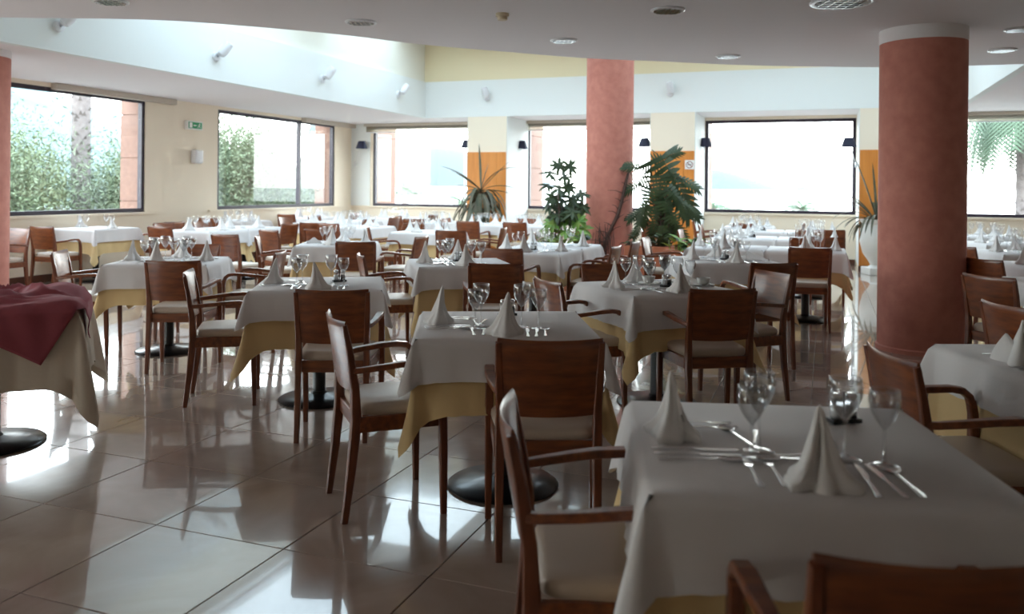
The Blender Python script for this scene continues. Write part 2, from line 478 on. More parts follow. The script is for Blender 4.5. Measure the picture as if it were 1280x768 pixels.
# white fascias and the yellow upper walls around the opening
ZF = 3.56
bl = cab[0][1]; br = cab[-1][1]
bm = bmesh.new()
rbox(bm, ALF - .1, ALF + .006, bl - .2, BP + .1, ZC - .001, ZF); rbox(bm, ALF, ARF, BP - .006, BP + .1, ZC - .001, ZF)
rbox(bm, ARF - .006, ARF + .1, br - .2, BP + .1, ZC - .001, ZF)
struct('trim_41', bm, M['white'])
bm = bmesh.new()
rbox(bm, ALF - .06, ARF + .06, BP + .06, BP + .16, ZF, ZH + .1)
rbox(bm, ARF + .06, ARF + .16, br - .2, BP + .16, ZF, ZH + .1)
struct('trim_42', bm, M['yellow'])
bm = bmesh.new(); rbox(bm, ALF - .16, ALF - .06, bl - .2, BP + .16, ZF, ZH + .1); struct('trim_43', bm, M['palecream'])
# high ceiling with skylight openings
bm = bmesh.new()
alo, ahi, blo, bhi = ALF - .16, ARF + .16, 4.4, BP + .16
for (z0, z1) in ((ZH, ZH + .25),):
    rbox(bm, alo, ahi, blo, SKB[0][0], z0, z1); rbox(bm, alo, ahi, SKB[0][1], SKB[1][0], z0, z1); rbox(bm, alo, ahi, SKB[1][1], bhi, z0, z1)
    for (b0, b1) in SKB:
        e = alo
        for (a0, a1) in SKA: rbox(bm, e, a0, b0, b1, z0, z1); e = a1
        rbox(bm, e, ahi, b0, b1, z0, z1)
struct('ceiling', bm, M['white'])
bpy.data.objects['ceiling.001'].name = 'ceiling_upper'
k = 10
for (a0, a1) in SKA:
    for (b0, b1) in SKB:
        bm = bmesh.new(); f = .04
        rbox(bm, a0, a1, b0, b0 + f, ZH + .1, ZH + .18); rbox(bm, a0, a1, b1 - f, b1, ZH + .1, ZH + .18)
        rbox(bm, a0, a0 + f, b0 + f, b1 - f, ZH + .1, ZH + .18); rbox(bm, a1 - f, a1, b0 + f, b1 - f, ZH + .1, ZH + .18)
        st = struct('window_%d' % k, bm, M['whitemetal']); k += 1
        bm = bmesh.new(); rbox(bm, a0 + f, a1 - f, b0 + f, b1 - f, ZH + .13, ZH + .14); obj('pane', bm, M['skypane'], st)

# ------------------------------------------------------------------ columns
def column(x, y, top, label, cap=.12, r=.355):
    t = thing('column', label, 'column', (x, y, 0), 0)
    bm = bmesh.new(); lathe(bm, [(r, .04), (r, top - cap)], 48); sharp(obj('shaft', bm, M['column'], t, True))
    bm = bmesh.new(); lathe(bm, [(r + .004, top - cap), (r + .004, top - .002)], 48); sharp(obj('capital', bm, M['ceil'] if top < 3 else M['white'], t, True))
    bm = bmesh.new(); lathe(bm, [(r + .015, 0), (r + .015, .035), (r + .004, .045)], 48); sharp(obj('base_ring', bm, M['column'], t, True))
column(3.62, 7.42, ZC, 'large round terracotta pink column in the right foreground with pale collar')
column(1.47, 12.7, ZH, 'round terracotta pink column at centre wrapped by a climbing plant')
column(-5.79, 9.0, ZC, 'round pink column cut off by the left edge of the photo', .08)

# ------------------------------------------------------------------ ceiling fixtures
def pix(x, y, h):
    """world point at height h seen at pixel x, y"""
    a = R(-.55); dx, dy = x - 640, 234 - y
    rx, ry = dx * math.cos(a) - dy * math.sin(a), dx * math.sin(a) + dy * math.cos(a)
    ry = dy + dx * .0096; rx = dx - dy * .0096
    Z = (h - EYE) * 1050 / ry
    return Vector((rx * Z / 1050, Z, h))
def downlight(p, r, label):
    t = thing('recessed_downlight', label, 'ceiling light', (p.x, p.y, ZC), 0, 'recessed downlights')
    bm = bmesh.new(); lathe(bm, [(r, -.001), (r, -.012), (r * .86, -.016), (r * .84, -.002)], 32, cap=False); obj('trim_ring', bm, M['whitemetal'], t, True)
    bm = bmesh.new()
    lathe(bm, [(r * .84, -.004), (r * .8, -.001)], 32, cap=False)
    lathe(bm, [(r * .84, -.003), (r * .01, -.0025)], 24); obj('reflector', bm, M['chrome'], t, True)
    bm = bmesh.new()
    for k in range(-2, 3):
        w_ = math.sqrt(max(0, .7 - (k * .3) ** 2)) * r
        box(bm, -w_, w_, k * .3 * r - .004, k * .3 * r + .004, -.020, -.003)
        box(bm, k * .3 * r - .004, k * .3 * r + .004, -w_, w_, -.018, -.003)
    obj('louvre', bm, M['steel'], t)
for x, y, r, l in ((451, 27, .135, 'recessed chrome downlight left of the smoke detector'), (705, 50, .13, 'recessed chrome downlight in front of the centre column'),
                   (835, 12, .135, 'recessed chrome downlight at top, right of the smoke detector'), (910, 70, .13, 'recessed chrome downlight near the curved ceiling edge, above the bright window'),
                   (1053, 2, .235, 'largest recessed ceiling lamp cut by the top edge'), (1253, 62, .13, 'recessed chrome downlight right of the large column'),
                   (1274, 36, .12, 'recessed downlight cut by the right edge of the photo'), (138, 1, .135, 'recessed chrome downlight at the top left edge')):
    downlight(pix(x, y, ZC), r, l)
p = pix(628, 17, ZC)
t = thing('smoke_detector', 'small beige smoke detector on the low ceiling', 'smoke detector', (p.x, p.y, ZC))
bm = bmesh.new(); lathe(bm, [(.055, 0), (.055, -.022), (.05, -.026)], 24); obj('detector_base', bm, M['ivory'], t)
bm = bmesh.new(); lathe(bm, [(.042, -.024), (.042, -.05), (.034, -.055)], 24); obj('sensor_head', bm, M['ivory'], t)

# spotlights on the fascia
def spot(a, b, z, wall, label):
    # local frame: +x out of the wall
    rz = {'left': ROOM, 'back': ROOM - PI / 2}[wall]
    t = thing('wall_spotlight', label, 'spotlight', RM(a, b, z), rz, 'white spotlights on the white band')
    bm = bmesh.new(); rings = [[Vector((x, r * math.cos(q * PI / 8), r * math.sin(q * PI / 8))) for q in range(16)] for x, r in ((0.002, .065), (.035, .065), (.045, .05))]
    loft(bm, rings); obj('mount', bm, M['whitemetal'], t, False)
    bm = bmesh.new(); tube(bm, [(.04, 0, 0), (.10, .0, .03), (.13, .02, .06)], .014); obj('arm', bm, M['chrome'], t, True)
    bm = bmesh.new(); ax = Vector((.35, .45, .82)).normalized() if wall == 'left' else Vector((.3, -.15, .92)).normalized()
    s = ax.cross(Vector((1, 0, 0))).normalized(); q_ = ax.cross(s)
    c = Vector((.13, .02, .08))
    loft(bm, [[c + ax * d + (s * math.cos(j * PI / 10) + q_ * math.sin(j * PI / 10)) * r for j in range(20)] for d, r in ((-.09, .03), (-.07, .055), (.0, .068), (.12, .06), (.13, .045))])
    sharp(obj('lamp_head', bm, M['whitemetal'], t, True))
def on_left(x, y):  # hits a = ALF
    dx, dy = x - 640 , 234 - y; ry = dy + dx * .0096; rx = dx - dy * .0096
    tt = rx / 1050; Z = -ALF / (ST - tt * CT); return (ALF, Z * (tt * ST + CT), EYE + ry * Z / 1050)
def on_b(x, y, B):
    dx, dy = x - 640, 234 - y; ry = dy + dx * .0096; rx = dx - dy * .0096
    tt = rx / 1050; Z = B / (CT + tt * ST); return (Z * (tt * CT - ST), B, EYE + ry * Z / 1050)
for x, y, l in ((72, 33, 'white wall spotlight nearest the left column on the white band'), (269, 71, 'white wall spotlight, second from left on the white band'),
                (402, 99, 'white wall spotlight, third from left on the white band'), (497, 118, 'white wall spotlight just left of the band corner')):
    a, b, z = on_left(x, y); spot(a, b, z, 'left', l)
for x, y, l in ((609, 123, 'white wall spotlight just right of the band corner'), (838, 117, 'white wall spotlight above the monstera pier'), (1108, 112, 'white wall spotlight half hidden behind the large right column')):
    a, b, z = on_b(x, y, BP); spot(a, b, z, 'back', l)

# black shaded swing arm wall lamps on pier sides / sea wall
def wall_lamp(x, y, bx, by, B, label, dz=0):
    a, b, z = on_b(x, y, B); a2, b2, z2 = on_b(bx, by, B)
    t = thing('wall_lamp', label, 'wall lamp', RM(a, b, z), ROOM, 'black shaded wall lamps by the sea windows')
    k = (B) / 16.9
    bm = bmesh.new()
    loft(bm, [[Vector((r * math.cos(j * PI / 12), r * math.sin(j * PI / 12), zz)) for j in range(24)] for zz, r in ((.10, .075), (-.07, .135))], cap=False)
    loft(bm, [[Vector((r * math.cos(j * PI / 12), r * math.sin(j * PI / 12), zz)) for j in range(24)] for zz, r in ((.10, .072), (-.068, .130))], cap=False)
    obj('lamp_shade', bm, M['shade'], t, True)
    d = a2 - a; e = z2 - z
    bm = bmesh.new(); tube(bm, [(0, 0, .02), (d, .02, e)], .007); obj('swing_arm', bm, M['chrome'], t, True)
    bm = bmesh.new(); tube(bm, [(d, .02, e + .05), (d, .02, e - .05)], .022); tube(bm, [(d, .02, e), (d, .5 if B < 16.8 else .12, e)], .01)
    obj('wall_mount', bm, M['chrome'], t, True)
    bm = bmesh.new(); lathe(bm, [(.01, .03), (.028, .0), (.02, -.04), (.004, -.05)], 12); obj('bulb', bm, M['salt'], t, True)
wall_lamp(452, 182, 443, 205, 16.85, 'black shaded wall lamp in the far left corner')
wall_lamp(652, 182, 643, 206, 16.5, 'black shaded wall lamp right of the dracaena pier')
wall_lamp(882, 179, 874, 206, 16.5, 'black shaded wall lamp right of the monstera pier')
wall_lamp(584, 181, 594, 205, 16.2, 'black shaded wall lamp half hidden by the dracaena pier')
wall_lamp(806, 179, 816, 203, 16.2, 'black shaded wall lamp left of the monstera pier')
wall_lamp(1061, 179, 1070, 206, 16.2, 'black shaded wall lamp at the right end of the bright window')

# exit sign, wall box, no smoking sign
def on_lw(x, y, A=AL):
    dx, dy = x - 640, 234 - y; ry = dy + dx * .0096; rx = dx - dy * .0096
    tt = rx / 1050; Z = -A / (ST - tt * CT); return (A, Z * (tt * ST + CT), EYE + ry * Z / 1050)
a, b, z = on_lw(240, 157)
t = thing('exit_sign', 'green emergency exit sign on the wall between the left windows', 'sign', RM(a, b, z), ROOM + PI / 2)
# local: x runs along wall (+b), -y out into room ... out of wall is +a  => local -y
bm = bmesh.new(); box(bm, -.19, .19, -.07, 0, -.075, .075); obj('sign_box', bm, M['signwhite'], t, bevel=.008)
bm = bmesh.new(); box(bm, -.165, .165, -.074, -.070, -.055, .055); obj('sign_face', bm, M['green'], t)
bm = bmesh.new()
box(bm, -.145, -.075, -.0755, -.074, -.045, .045)                         # doorway
box(bm, -.02, .03, -.0755, -.074, -.007, .007)                            # arrow shaft
vs = [bm.verts.new(p) for p in ((-.05, -.0757, 0), (-.02, -.0757, .022), (-.02, -.0757, -.022))]; bm.faces.new(vs)
def limb(p, q, w_):
    p = Vector(p); q = Vector(q); d = (q - p).normalized(); n = Vector((-d.y, d.x)) * w_ / 2
    bm.faces.new([bm.verts.new((v.x, -.0757, v.y)) for v in (p + n, q + n, q - n, p - n)])
for p_, q_, w_ in (((.10, .02), (.09, -.012), .022), ((.09, -.012), (.065, -.025), .010), ((.065, -.025), (.06, -.045), .009), ((.09, -.012), (.115, -.028), .010),
                   ((.115, -.028), (.135, -.026), .009), ((.10, .018), (.075, .012), .008), ((.10, .018), (.125, .004), .008)): limb(p_, q_, w_)
bm.faces.new([bm.verts.new((.108 + .011 * math.cos(j * PI / 5), -.0757, .036 + .011 * math.sin(j * PI / 5))) for j in range(10)])
obj('pictogram', bm, M['signwhite'], t)
a, b, z = on_lw(243, 196)
t = thing('wall_dispenser', 'small white wall box below the green exit sign', 'wall box', RM(a, b, z), ROOM + PI / 2)
bm = bmesh.new(); box(bm, -.10, .10, -.12, 0, -.12, .12); obj('housing', bm, M['whitemetal'], t, bevel=.03)
bm = bmesh.new(); box(bm, -.03, .03, -.128, -.118, -.10, -.06); obj('lever', bm, M['whitemetal'], t, bevel=.004)
a, b, z = on_b(862, 206, BP - .03)
t = thing('no_smoking_sign', 'small square no smoking sign on the orange panel by the monstera', 'sign', RM(a, b, z), ROOM)
bm = bmesh.new(); box(bm, -.085, .085, -.008, 0, -.085, .085); obj('sign_plate', bm, M['signwhite'], t)
bm = bmesh.new(); pr = [[Vector((r * math.cos(j * PI / 16), -.010, r * math.sin(j * PI / 16))) for j in range(32)] for r in (.064, .052)]
loft(bm, pr, cap=False)
box(bm, -.055, .055, -.0105, -.0085, -.006, .006, lambda v: Vector(((v.x - v.z) * .707, v.y, -(v.x + v.z) * .707)))
obj('prohibition_ring', bm, M['red'], t)
bm = bmesh.new(); box(bm, -.038, .025, -.0095, -.008, -.007, .007); box(bm, .028, .034, -.0095, -.008, -.007, .007); box(bm, .03, .034, -.0095, -.008, .012, .03); obj('cigarette', bm, M['pepper'], t)

# ------------------------------------------------------------------ furniture prototypes
def make_chair(arms=True):
    t = thing('dining_armchair' if arms else 'dining_chair', 'proto', 'chair')
    W = .185
    for s in (-1, 1):
        bm = bmesh.new()
        beam(bm, [(s * W, -.265, 0), (s * W, -.235, .22), (s * W, -.215, .42), (s * W, -.222, .56), (s * W * 1.03, -.25, .72), (s * W * 1.05, -.275, .822)],
             [.026, .032, .036, .032, .028, .022], [.030, .042, .050, .040, .030, .022], up=(0, 1, 0))
        obj('leg', bm, M['wood2'], t)
        bm = bmesh.new()
        X = s * .222 if arms else s * .195
        if arms:
            beam(bm, [(X, .200, 0), (X, .195, .25), (X, .190, .44), (X, .188, .56), (X, .178, .61)], [.026, .034, .036, .034, .034], [.028, .038, .040, .036, .032], up=(0, 1, 0))
        else:
            beam(bm, [(X, .200, 0), (X, .195, .25), (X, .190, .44)], [.026, .034, .036], [.028, .038, .040], up=(0, 1, 0))
        obj('leg', bm, M['wood2'], t)
        if arms:
            bm = bmesh.new()
            beam(bm, [(X, .183, .585), (X, .170, .625), (X, .140, .648), (X, .09, .655), (X, 0, .652), (X * .97, -.10, .642), (X * .9, -.20, .632), (X * .86, -.232, .63)],
                 [.034, .036, .040, .042, .040, .034, .028, .024], [.030, .028, .026, .024, .024, .024, .024, .024], up=(0, .35, 1))
            obj('armrest', bm, M['wood'], t)
    bm = bmesh.new()
    for s in (-1, 1):
        beam(bm, [(s * .195, -.20, .405), (s * .205, .19, .405)], .022, .065)
    beam(bm, [(-.19, -.205, .405), (.19, -.205, .405)], .022, .065); beam(bm, [(-.205, .19, .405), (.205, .19, .405)], .022, .065)
    obj('seat_frame', bm, M['wood'], t)
    bm = bmesh.new(); rings = []
    for z, k in ((.437, .97), (.452, 1.0), (.470, .995), (.482, .95), (.487, .84)):
        ring = []
        for j in range(32):
            q = 2 * PI * j / 32; c, s_ = math.cos(q), math.sin(q)
            e = .28
            x = abs(c) ** e * (1 if c >= 0 else -1); y = abs(s_) ** e * (1 if s_ >= 0 else -1)
            hw = .205 + .018 * y
            ring.append(Vector((x * hw * k, y * .205 * k + .002, z)))
        rings.append(ring)
    loft(bm, rings); sharp(obj('seat', bm, M['seat'], t, True), 60)
    # curved back panel
    bm = bmesh.new(); rings = []
    for i in range(9):
        u = i / 8 * 2 - 1; x = u * .198
        bow = -.035 * (1 - u * u)
        ring = []
        for zz, th in ((.535, -1), (.60, -1), (.70, -1), (.80, -1), (.826, -.6), (.832, 0), (.826, .6), (.80, 1), (.70, 1), (.60, 1), (.535, 1)):
            y0 = -.212 - (zz - .54) * .20
            ring.append(Vector((x, y0 + bow + th * .0085, zz + .006 * (u * u))))
        rings.append(ring)
    loft(bm, rings); sharp(obj('backrest', bm, M['wood'], t, True), 50)
    return t

def cloth_bm(s, drop, seed, amp=.010, flare=.02, cf=.07, zt=.757, fp=1.0, cd=(.22, .30)):
    """square cloth over a square table of half size s hanging drop at the sides and drop*sqrt2 at the corners"""
    rnd = random.Random(seed)
    per = []      # (pos, outward, corner-ness)
    N = 22
    ph = [rnd.uniform(0, 6.28) for _ in range(8)]; cfs = [cf * rnd.uniform(.7, 1.4) for _ in range(4)]
    dirs = [(0, -1), (1, 0), (0, 1), (-1, 0)]
    for k in range(4):
        nx, ny = dirs[k]; tx, ty = -ny, nx
        for i in range(N):
            u = (i + .5) / N * 2 - 1
            per.append((Vector((nx * s + tx * s * u, ny * s + ty * s * u)), Vector((nx, ny)), abs(u), k, u))
        n2 = dirs[(k + 1) % 4]
        for j in range(1, 6):
            q = j / 6
            d = (Vector((nx, ny)) * (1 - q) + Vector(n2) * q).normalized()
            per.append((Vector((nx + n2[0], ny + n2[1])) * s, d, 1 + (1 - abs(q - .5) * 2), k, q))
    bm = bmesh.new(); rows = []
    VN = 9
    for v in range(VN + 1):
        f = v / VN; row = []
        for p, d, c, k, u in per:
            if c <= 1:
                cn = max(0, (c - .62) / .38); L = drop * (1 + cd[0] * cn ** 2); cc = 0
                rip = amp * math.sin(u * 9 + ph[k]) + amp * .6 * math.sin(u * 17 + ph[k + 4]) + amp * .9 * math.sin(u * 31 + ph[k]) * f
                out = .004 + flare * f ** fp + (rip + abs(amp) * .8) * f - .012 * cn * f * f
            else:
                cc = c - 1; L = drop * (1 + cd[0] + cd[1] * cc)
                out = .004 + flare * f ** fp + (cfs[k] * f ** (.8 * fp)) * (.35 + .65 * cc)
            rr = min(1, f * 9)
            z = zt - L * f - .002
            if v == 0: z = zt; out = -.012
            q2 = p + d * out
            row.append(bm.verts.new((q2.x, q2.y, z)))
        rows.append(row)
    n = len(per)
    for v in range(VN):
        for j in range(n):
            k = (j + 1) % n
            bm.faces.new((rows[v][j], rows[v][k], rows[v + 1][k], rows[v + 1][j]))
    bm.faces.new(rows[0])
    bmesh.ops.triangulate(bm, faces=[f for f in bm.faces if len(f.verts) > 8])
    return bm

def mesh_of(bm, name, m, smooth=True, ang=50):
    bmesh.ops.recalc_face_normals(bm, faces=bm.faces)
    for e in bm.edges:
        if len(e.link_faces) == 2 and e.calc_face_angle(0) > R(ang): e.smooth = False
    me = bpy.data.meshes.new(name); bm.to_mesh(me); bm.free(); me.materials.append(m)
    for p in me.polygons: p.use_smooth = smooth
    return me
ME_TOP = [mesh_of(cloth_bm(.402, .16 + .012 * k, 11 + k, .005, .026, .05, cd=(.10, .22)), 'overlay', M['linen'], ang=70) for k in range(4)]
ME_UND = [mesh_of(cloth_bm(.391, .31 + .015 * k, 31 + k, .007, .026, .085, zt=.752, fp=2.0), 'undercloth', M['linen_y'], ang=80) for k in range(4)]
ME_LONG = mesh_of(cloth_bm(.43, .385, 55, .009, .03, .09), 'long_cloth', M['linen_b'], ang=80)

def make_table():
    t = thing('restaurant_table', 'proto', 'table')
    bm = bmesh.new(); box(bm, -.39, .39, -.39, .39, .72, .75); obj('tabletop', bm, M['wood'], t, bevel=.004)
    bm = bmesh.new(); lathe(bm, [(.042, .02), (.042, .72)], 20); sharp(obj('pedestal', bm, M['black'], t, True))
    bm = bmesh.new(); lathe(bm, [(.255, 0), (.262, .008), (.25, .018), (.12, .032), (.055, .045), (.045, .06)], 40); sharp(obj('foot_disc', bm, M['black'], t, True))
    return t

# napkins: folded cloth cones
def napkin_mesh(seed, h=.205, lean=(0, 0)):
    rnd = random.Random(seed); bm = bmesh.new(); rings = []
    ph = rnd.uniform(0, 6.28); n = 36; lob = rnd.choice((3, 4)); notch = rnd.uniform(0, 6.28)
    for z, r, am in ((0, .066, .20), (.010, .069, .22), (.022, .066, .22), (.036, .052, .20), (.055, .040, .22), (.08, .031, .26), (.11, .023, .30), (.14, .016, .3), (.17, .011, .25), (.195, .007, .15), (.207, .002, .05)):
        ring = []
        for j in range(n):
            q = 2 * PI * j / n; tw = z * 5
            fold = am * (math.sin(lob * q + ph + tw) + .5 * math.sin((2 * lob + 1) * q + ph * 2 - tw))
            # one deep pleat
            dq = (q - notch - tw * .6 + PI) % (2 * PI) - PI
            fold -= .45 * am / .16 * math.exp(-(dq / .16) ** 2) * (1 if z < .15 else .3)
            rr = r * (1 + fold * .9)
            k = z / h
            ring.append(Vector((rr * 1.12 * math.cos(q) + lean[0] * k * k, rr * .92 * math.sin(q) + lean[1] * k * k, z * h / .207)))
        rings.append(ring)
    loft(bm, rings); return mesh_of(bm, 'napkin', M['napkin'], True, 60)
ME_NAP = [napkin_mesh(k, .165 + .010 * (k % 3), ((k % 3 - 1) * .012, (k % 2) * .01)) for k in range(5)]
def lying_mesh():
    bm = bmesh.new(); rings = []
    for i in range(11):
        u = i / 10; w_ = .012 + .075 * u; hh = .006 + .05 * u ** 1.3
        ring = []
        for j in range(16):
            q = PI * j / 15
            ring.append(Vector((-.12 + .24 * u, -w_ * math.cos(q), .001 + hh * abs(math.sin(q)) * (1 + .25 * math.sin(5 * q)))))
        rings.append(ring)
    loft(bm, rings, closed=True); return mesh_of(bm, 'napkin', M['napkin'], True, 60)
ME_LIE = lying_mesh()
def bishop_mesh():
    bm = bmesh.new()
    for (ox, oy, yaw, hh) in ((-.02, 0, .5, .10), (.03, .01, -.4, .17), (.0, .03, .1, .13)):
        rings = []
        for i in range(8):
            u = i / 7; w_ = .075 * (1 - u ** 1.4) + .004
            rings.append([Vector((ox + (w_ * math.cos(q) * 1.0) * math.cos(yaw) - (.03 * (1 - u) + .004) * math.sin(q) * math.sin(yaw) + u * ox * 1.5,
                                  oy + (w_ * math.cos(q)) * math.sin(yaw) + (.03 * (1 - u) + .004) * math.sin(q) * math.cos(yaw), hh * u)) for q in [k * PI / 8 for k in range(16)]])
        loft(bm, rings)
    return mesh_of(bm, 'napkin', M['napkin'], True, 60)
ME_BISH = bishop_mesh()

# glasses
def make_glass(h, r, name):
    t = thing(name, 'proto', 'glass')
    hb = h * .53
    bm = bmesh.new()
    prof = [(r * .10, h - hb)]
    for i in range(1, 10):
        u = i / 9
        prof.append((r * (math.sin(min(1, u * 1.25) * PI / 2) ** .75) * (1 - .12 * max(0, u - .55) ** 1.2 * 2), h - hb + hb * u))
    inner = [(max(a - .0016, .001), z + .0012) for a, z in prof]
    lathe(bm, prof + inner[::-1], 24, cap=False); obj('bowl', bm, M['glass'], t, True)
    bm = bmesh.new(); lathe(bm, [(r * .12, h - hb + .002), (.0042, h - hb - .008), (.0036, h * .35), (.0045, .012), (.010, .006)], 12, cap=False); obj('stem', bm, M['glass'], t, True)
    bm = bmesh.new(); lathe(bm, [(.010, .006), (r * .55, .0028), (r * .92, .0015), (r * .93, .0002)], 24); obj('foot', bm, M['glass'], t, True)
    return t
def glass_single(h, r):
    bm = bmesh.new(); hb = h * .53
    prof = [(.001, .0002), (r * .93, .0003), (r * .92, .0025), (.010, .008), (.004, .02), (.004, h - hb - .008), (r * .12, h - hb)]
    for i in range(1, 8):
        u = i / 7
        prof.append((r * (math.sin(min(1, u * 1.25) * PI / 2) ** .75) * (1 - .12 * max(0, u - .55) ** 1.2 * 2), h - hb + hb * u))
    prof += [(prof[-1][0] - .002, prof[-1][1])]
    lathe(bm, prof, 14, cap=False); return mesh_of(bm, 'glass', M['glass'], True, 80)
ME_GS, ME_GL = glass_single(.178, .037), glass_single(.195, .041)

# cutlery, laid along +y, handle towards -y
def plate_shape(bm, outline, z=.0015, th=.0018, zf=None):
    zf = zf or (lambda y: 0)
    top = [bm.verts.new((x, y, z + th + zf(y))) for x, y in outline]; bot = [bm.verts.new((x, y, z + zf(y))) for x, y in outline]
    bm.faces.new(top); bm.faces.new(bot[::-1]); n = len(outline)
    for i in range(n): bm.faces.new((top[i], top[(i + 1) % n], bot[(i + 1) % n], bot[i]))
def handle(bm, L0, L1):
    beam(bm, [(0, -L0, .0035), (0, -L0 * .8, .004), (0, -L0 * .3, .005), (0, L1, .006)], [.014, .013, .007, .006], [.003, .0035, .0035, .003])
bm = bmesh.new(); handle(bm, .10, .03)
beam(bm, [(0, .028, .006), (0, .045, .004), (0, .06, .004)], [.007, .02, .023], [.002, .002, .002])
for k in range(4): beam(bm, [(-.009 + .006 * k, .058, .004), (-.009 + .006 * k, .082, .004), (-.009 + .006 * k, .098, .007)], [.0036, .003, .0018], .002)
ME_FORK = mesh_of(bm, 'fork', M['steel'], False)
bm = bmesh.new(); handle(bm, .10, .01)
plate_shape(bm, [(-.004, .005), (.006, .005), (.010, .03), (.010, .08), (.006, .105), (-.003, .112), (-.005, .09)], z=.004)
ME_KNIFE = mesh_of(bm, 'knife', M['steel'], False)
bm = bmesh.new(); handle(bm, .10, .045)
rings = []
for k, (rr, zz) in enumerate(((1, .007), (.85, .0035), (.5, .0015), (.1, .001))):
    rings.append([Vector((.020 * rr * math.cos(q), .070 + .029 * rr * math.sin(q), zz)) for q in [j * PI / 8 for j in range(16)]])
rings2 = [[p + Vector((0, 0, .0012)) for p in r_] for r_ in rings]
loft(bm, rings, cap=False); loft(bm, rings2, cap=False); bm.faces.new([bm.verts.new(p) for p in rings2[-1]])
ME_SPOON = mesh_of(bm, 'spoon', M['steel'], True, 50)

def make_cruet():
    t = thing('cruet_set', 'proto', 'cruet')
    bm = bmesh.new(); box(bm, -.045, .045, -.022, .022, 0, .012); box(bm, -.003, .003, -.003, .003, .01, .085); obj('holder', bm, M['black'], t, bevel=.004)
    for s, m_ in ((-1, M['salt']), (1, M['pepper'])):
        bm = bmesh.new(); lathe(bm, [(.017, .012), (.018, .03), (.014, .062)], 16); b_ = obj('shaker', bm, M['glass'], t, True); b_.location = (s * .023, 0, 0)
        bm = bmesh.new(); lathe(bm, [(.0145, .013), (.015, .045)], 12); c_ = obj('filling', bm, m_, b_, True)
        bm = bmesh.new(); lathe(bm, [(.0155, .062), (.0155, .074), (.010, .08)], 16); c_ = obj('lid', bm, M['steel'], b_, True)
    return t

def squash(t, k=.90):
    for ch in t.children:
        for v in ch.data.vertices: v.co.y *= k
    return t
PROTO = {'armchair': squash(make_chair(True)), 'table': make_table(), 'gs': make_glass(.178, .037, 'small_wine_glass'), 'gl': make_glass(.195, .041, 'large_wine_glass'), 'cruet': make_cruet(), 'chair': squash(make_chair(False))}
used = set()
def place(kind, loc, rz, label, group=None, scale=None):
    if kind in used: o = dup(PROTO[kind], loc, rz, label, group)
    else:
        used.add(kind); o = PROTO[kind]; o.location = loc; o.rotation_euler = (0, 0, rz); o['label'] = label
        if group: o['group'] = group
    return o
def single(name, me, loc, rz, label, cat_, group):
    o = bpy.data.objects.new(name, me); C.objects.link(o); o.location = loc; o.rotation_euler = (0, 0, rz)
    return tag(o, label, cat_, group)

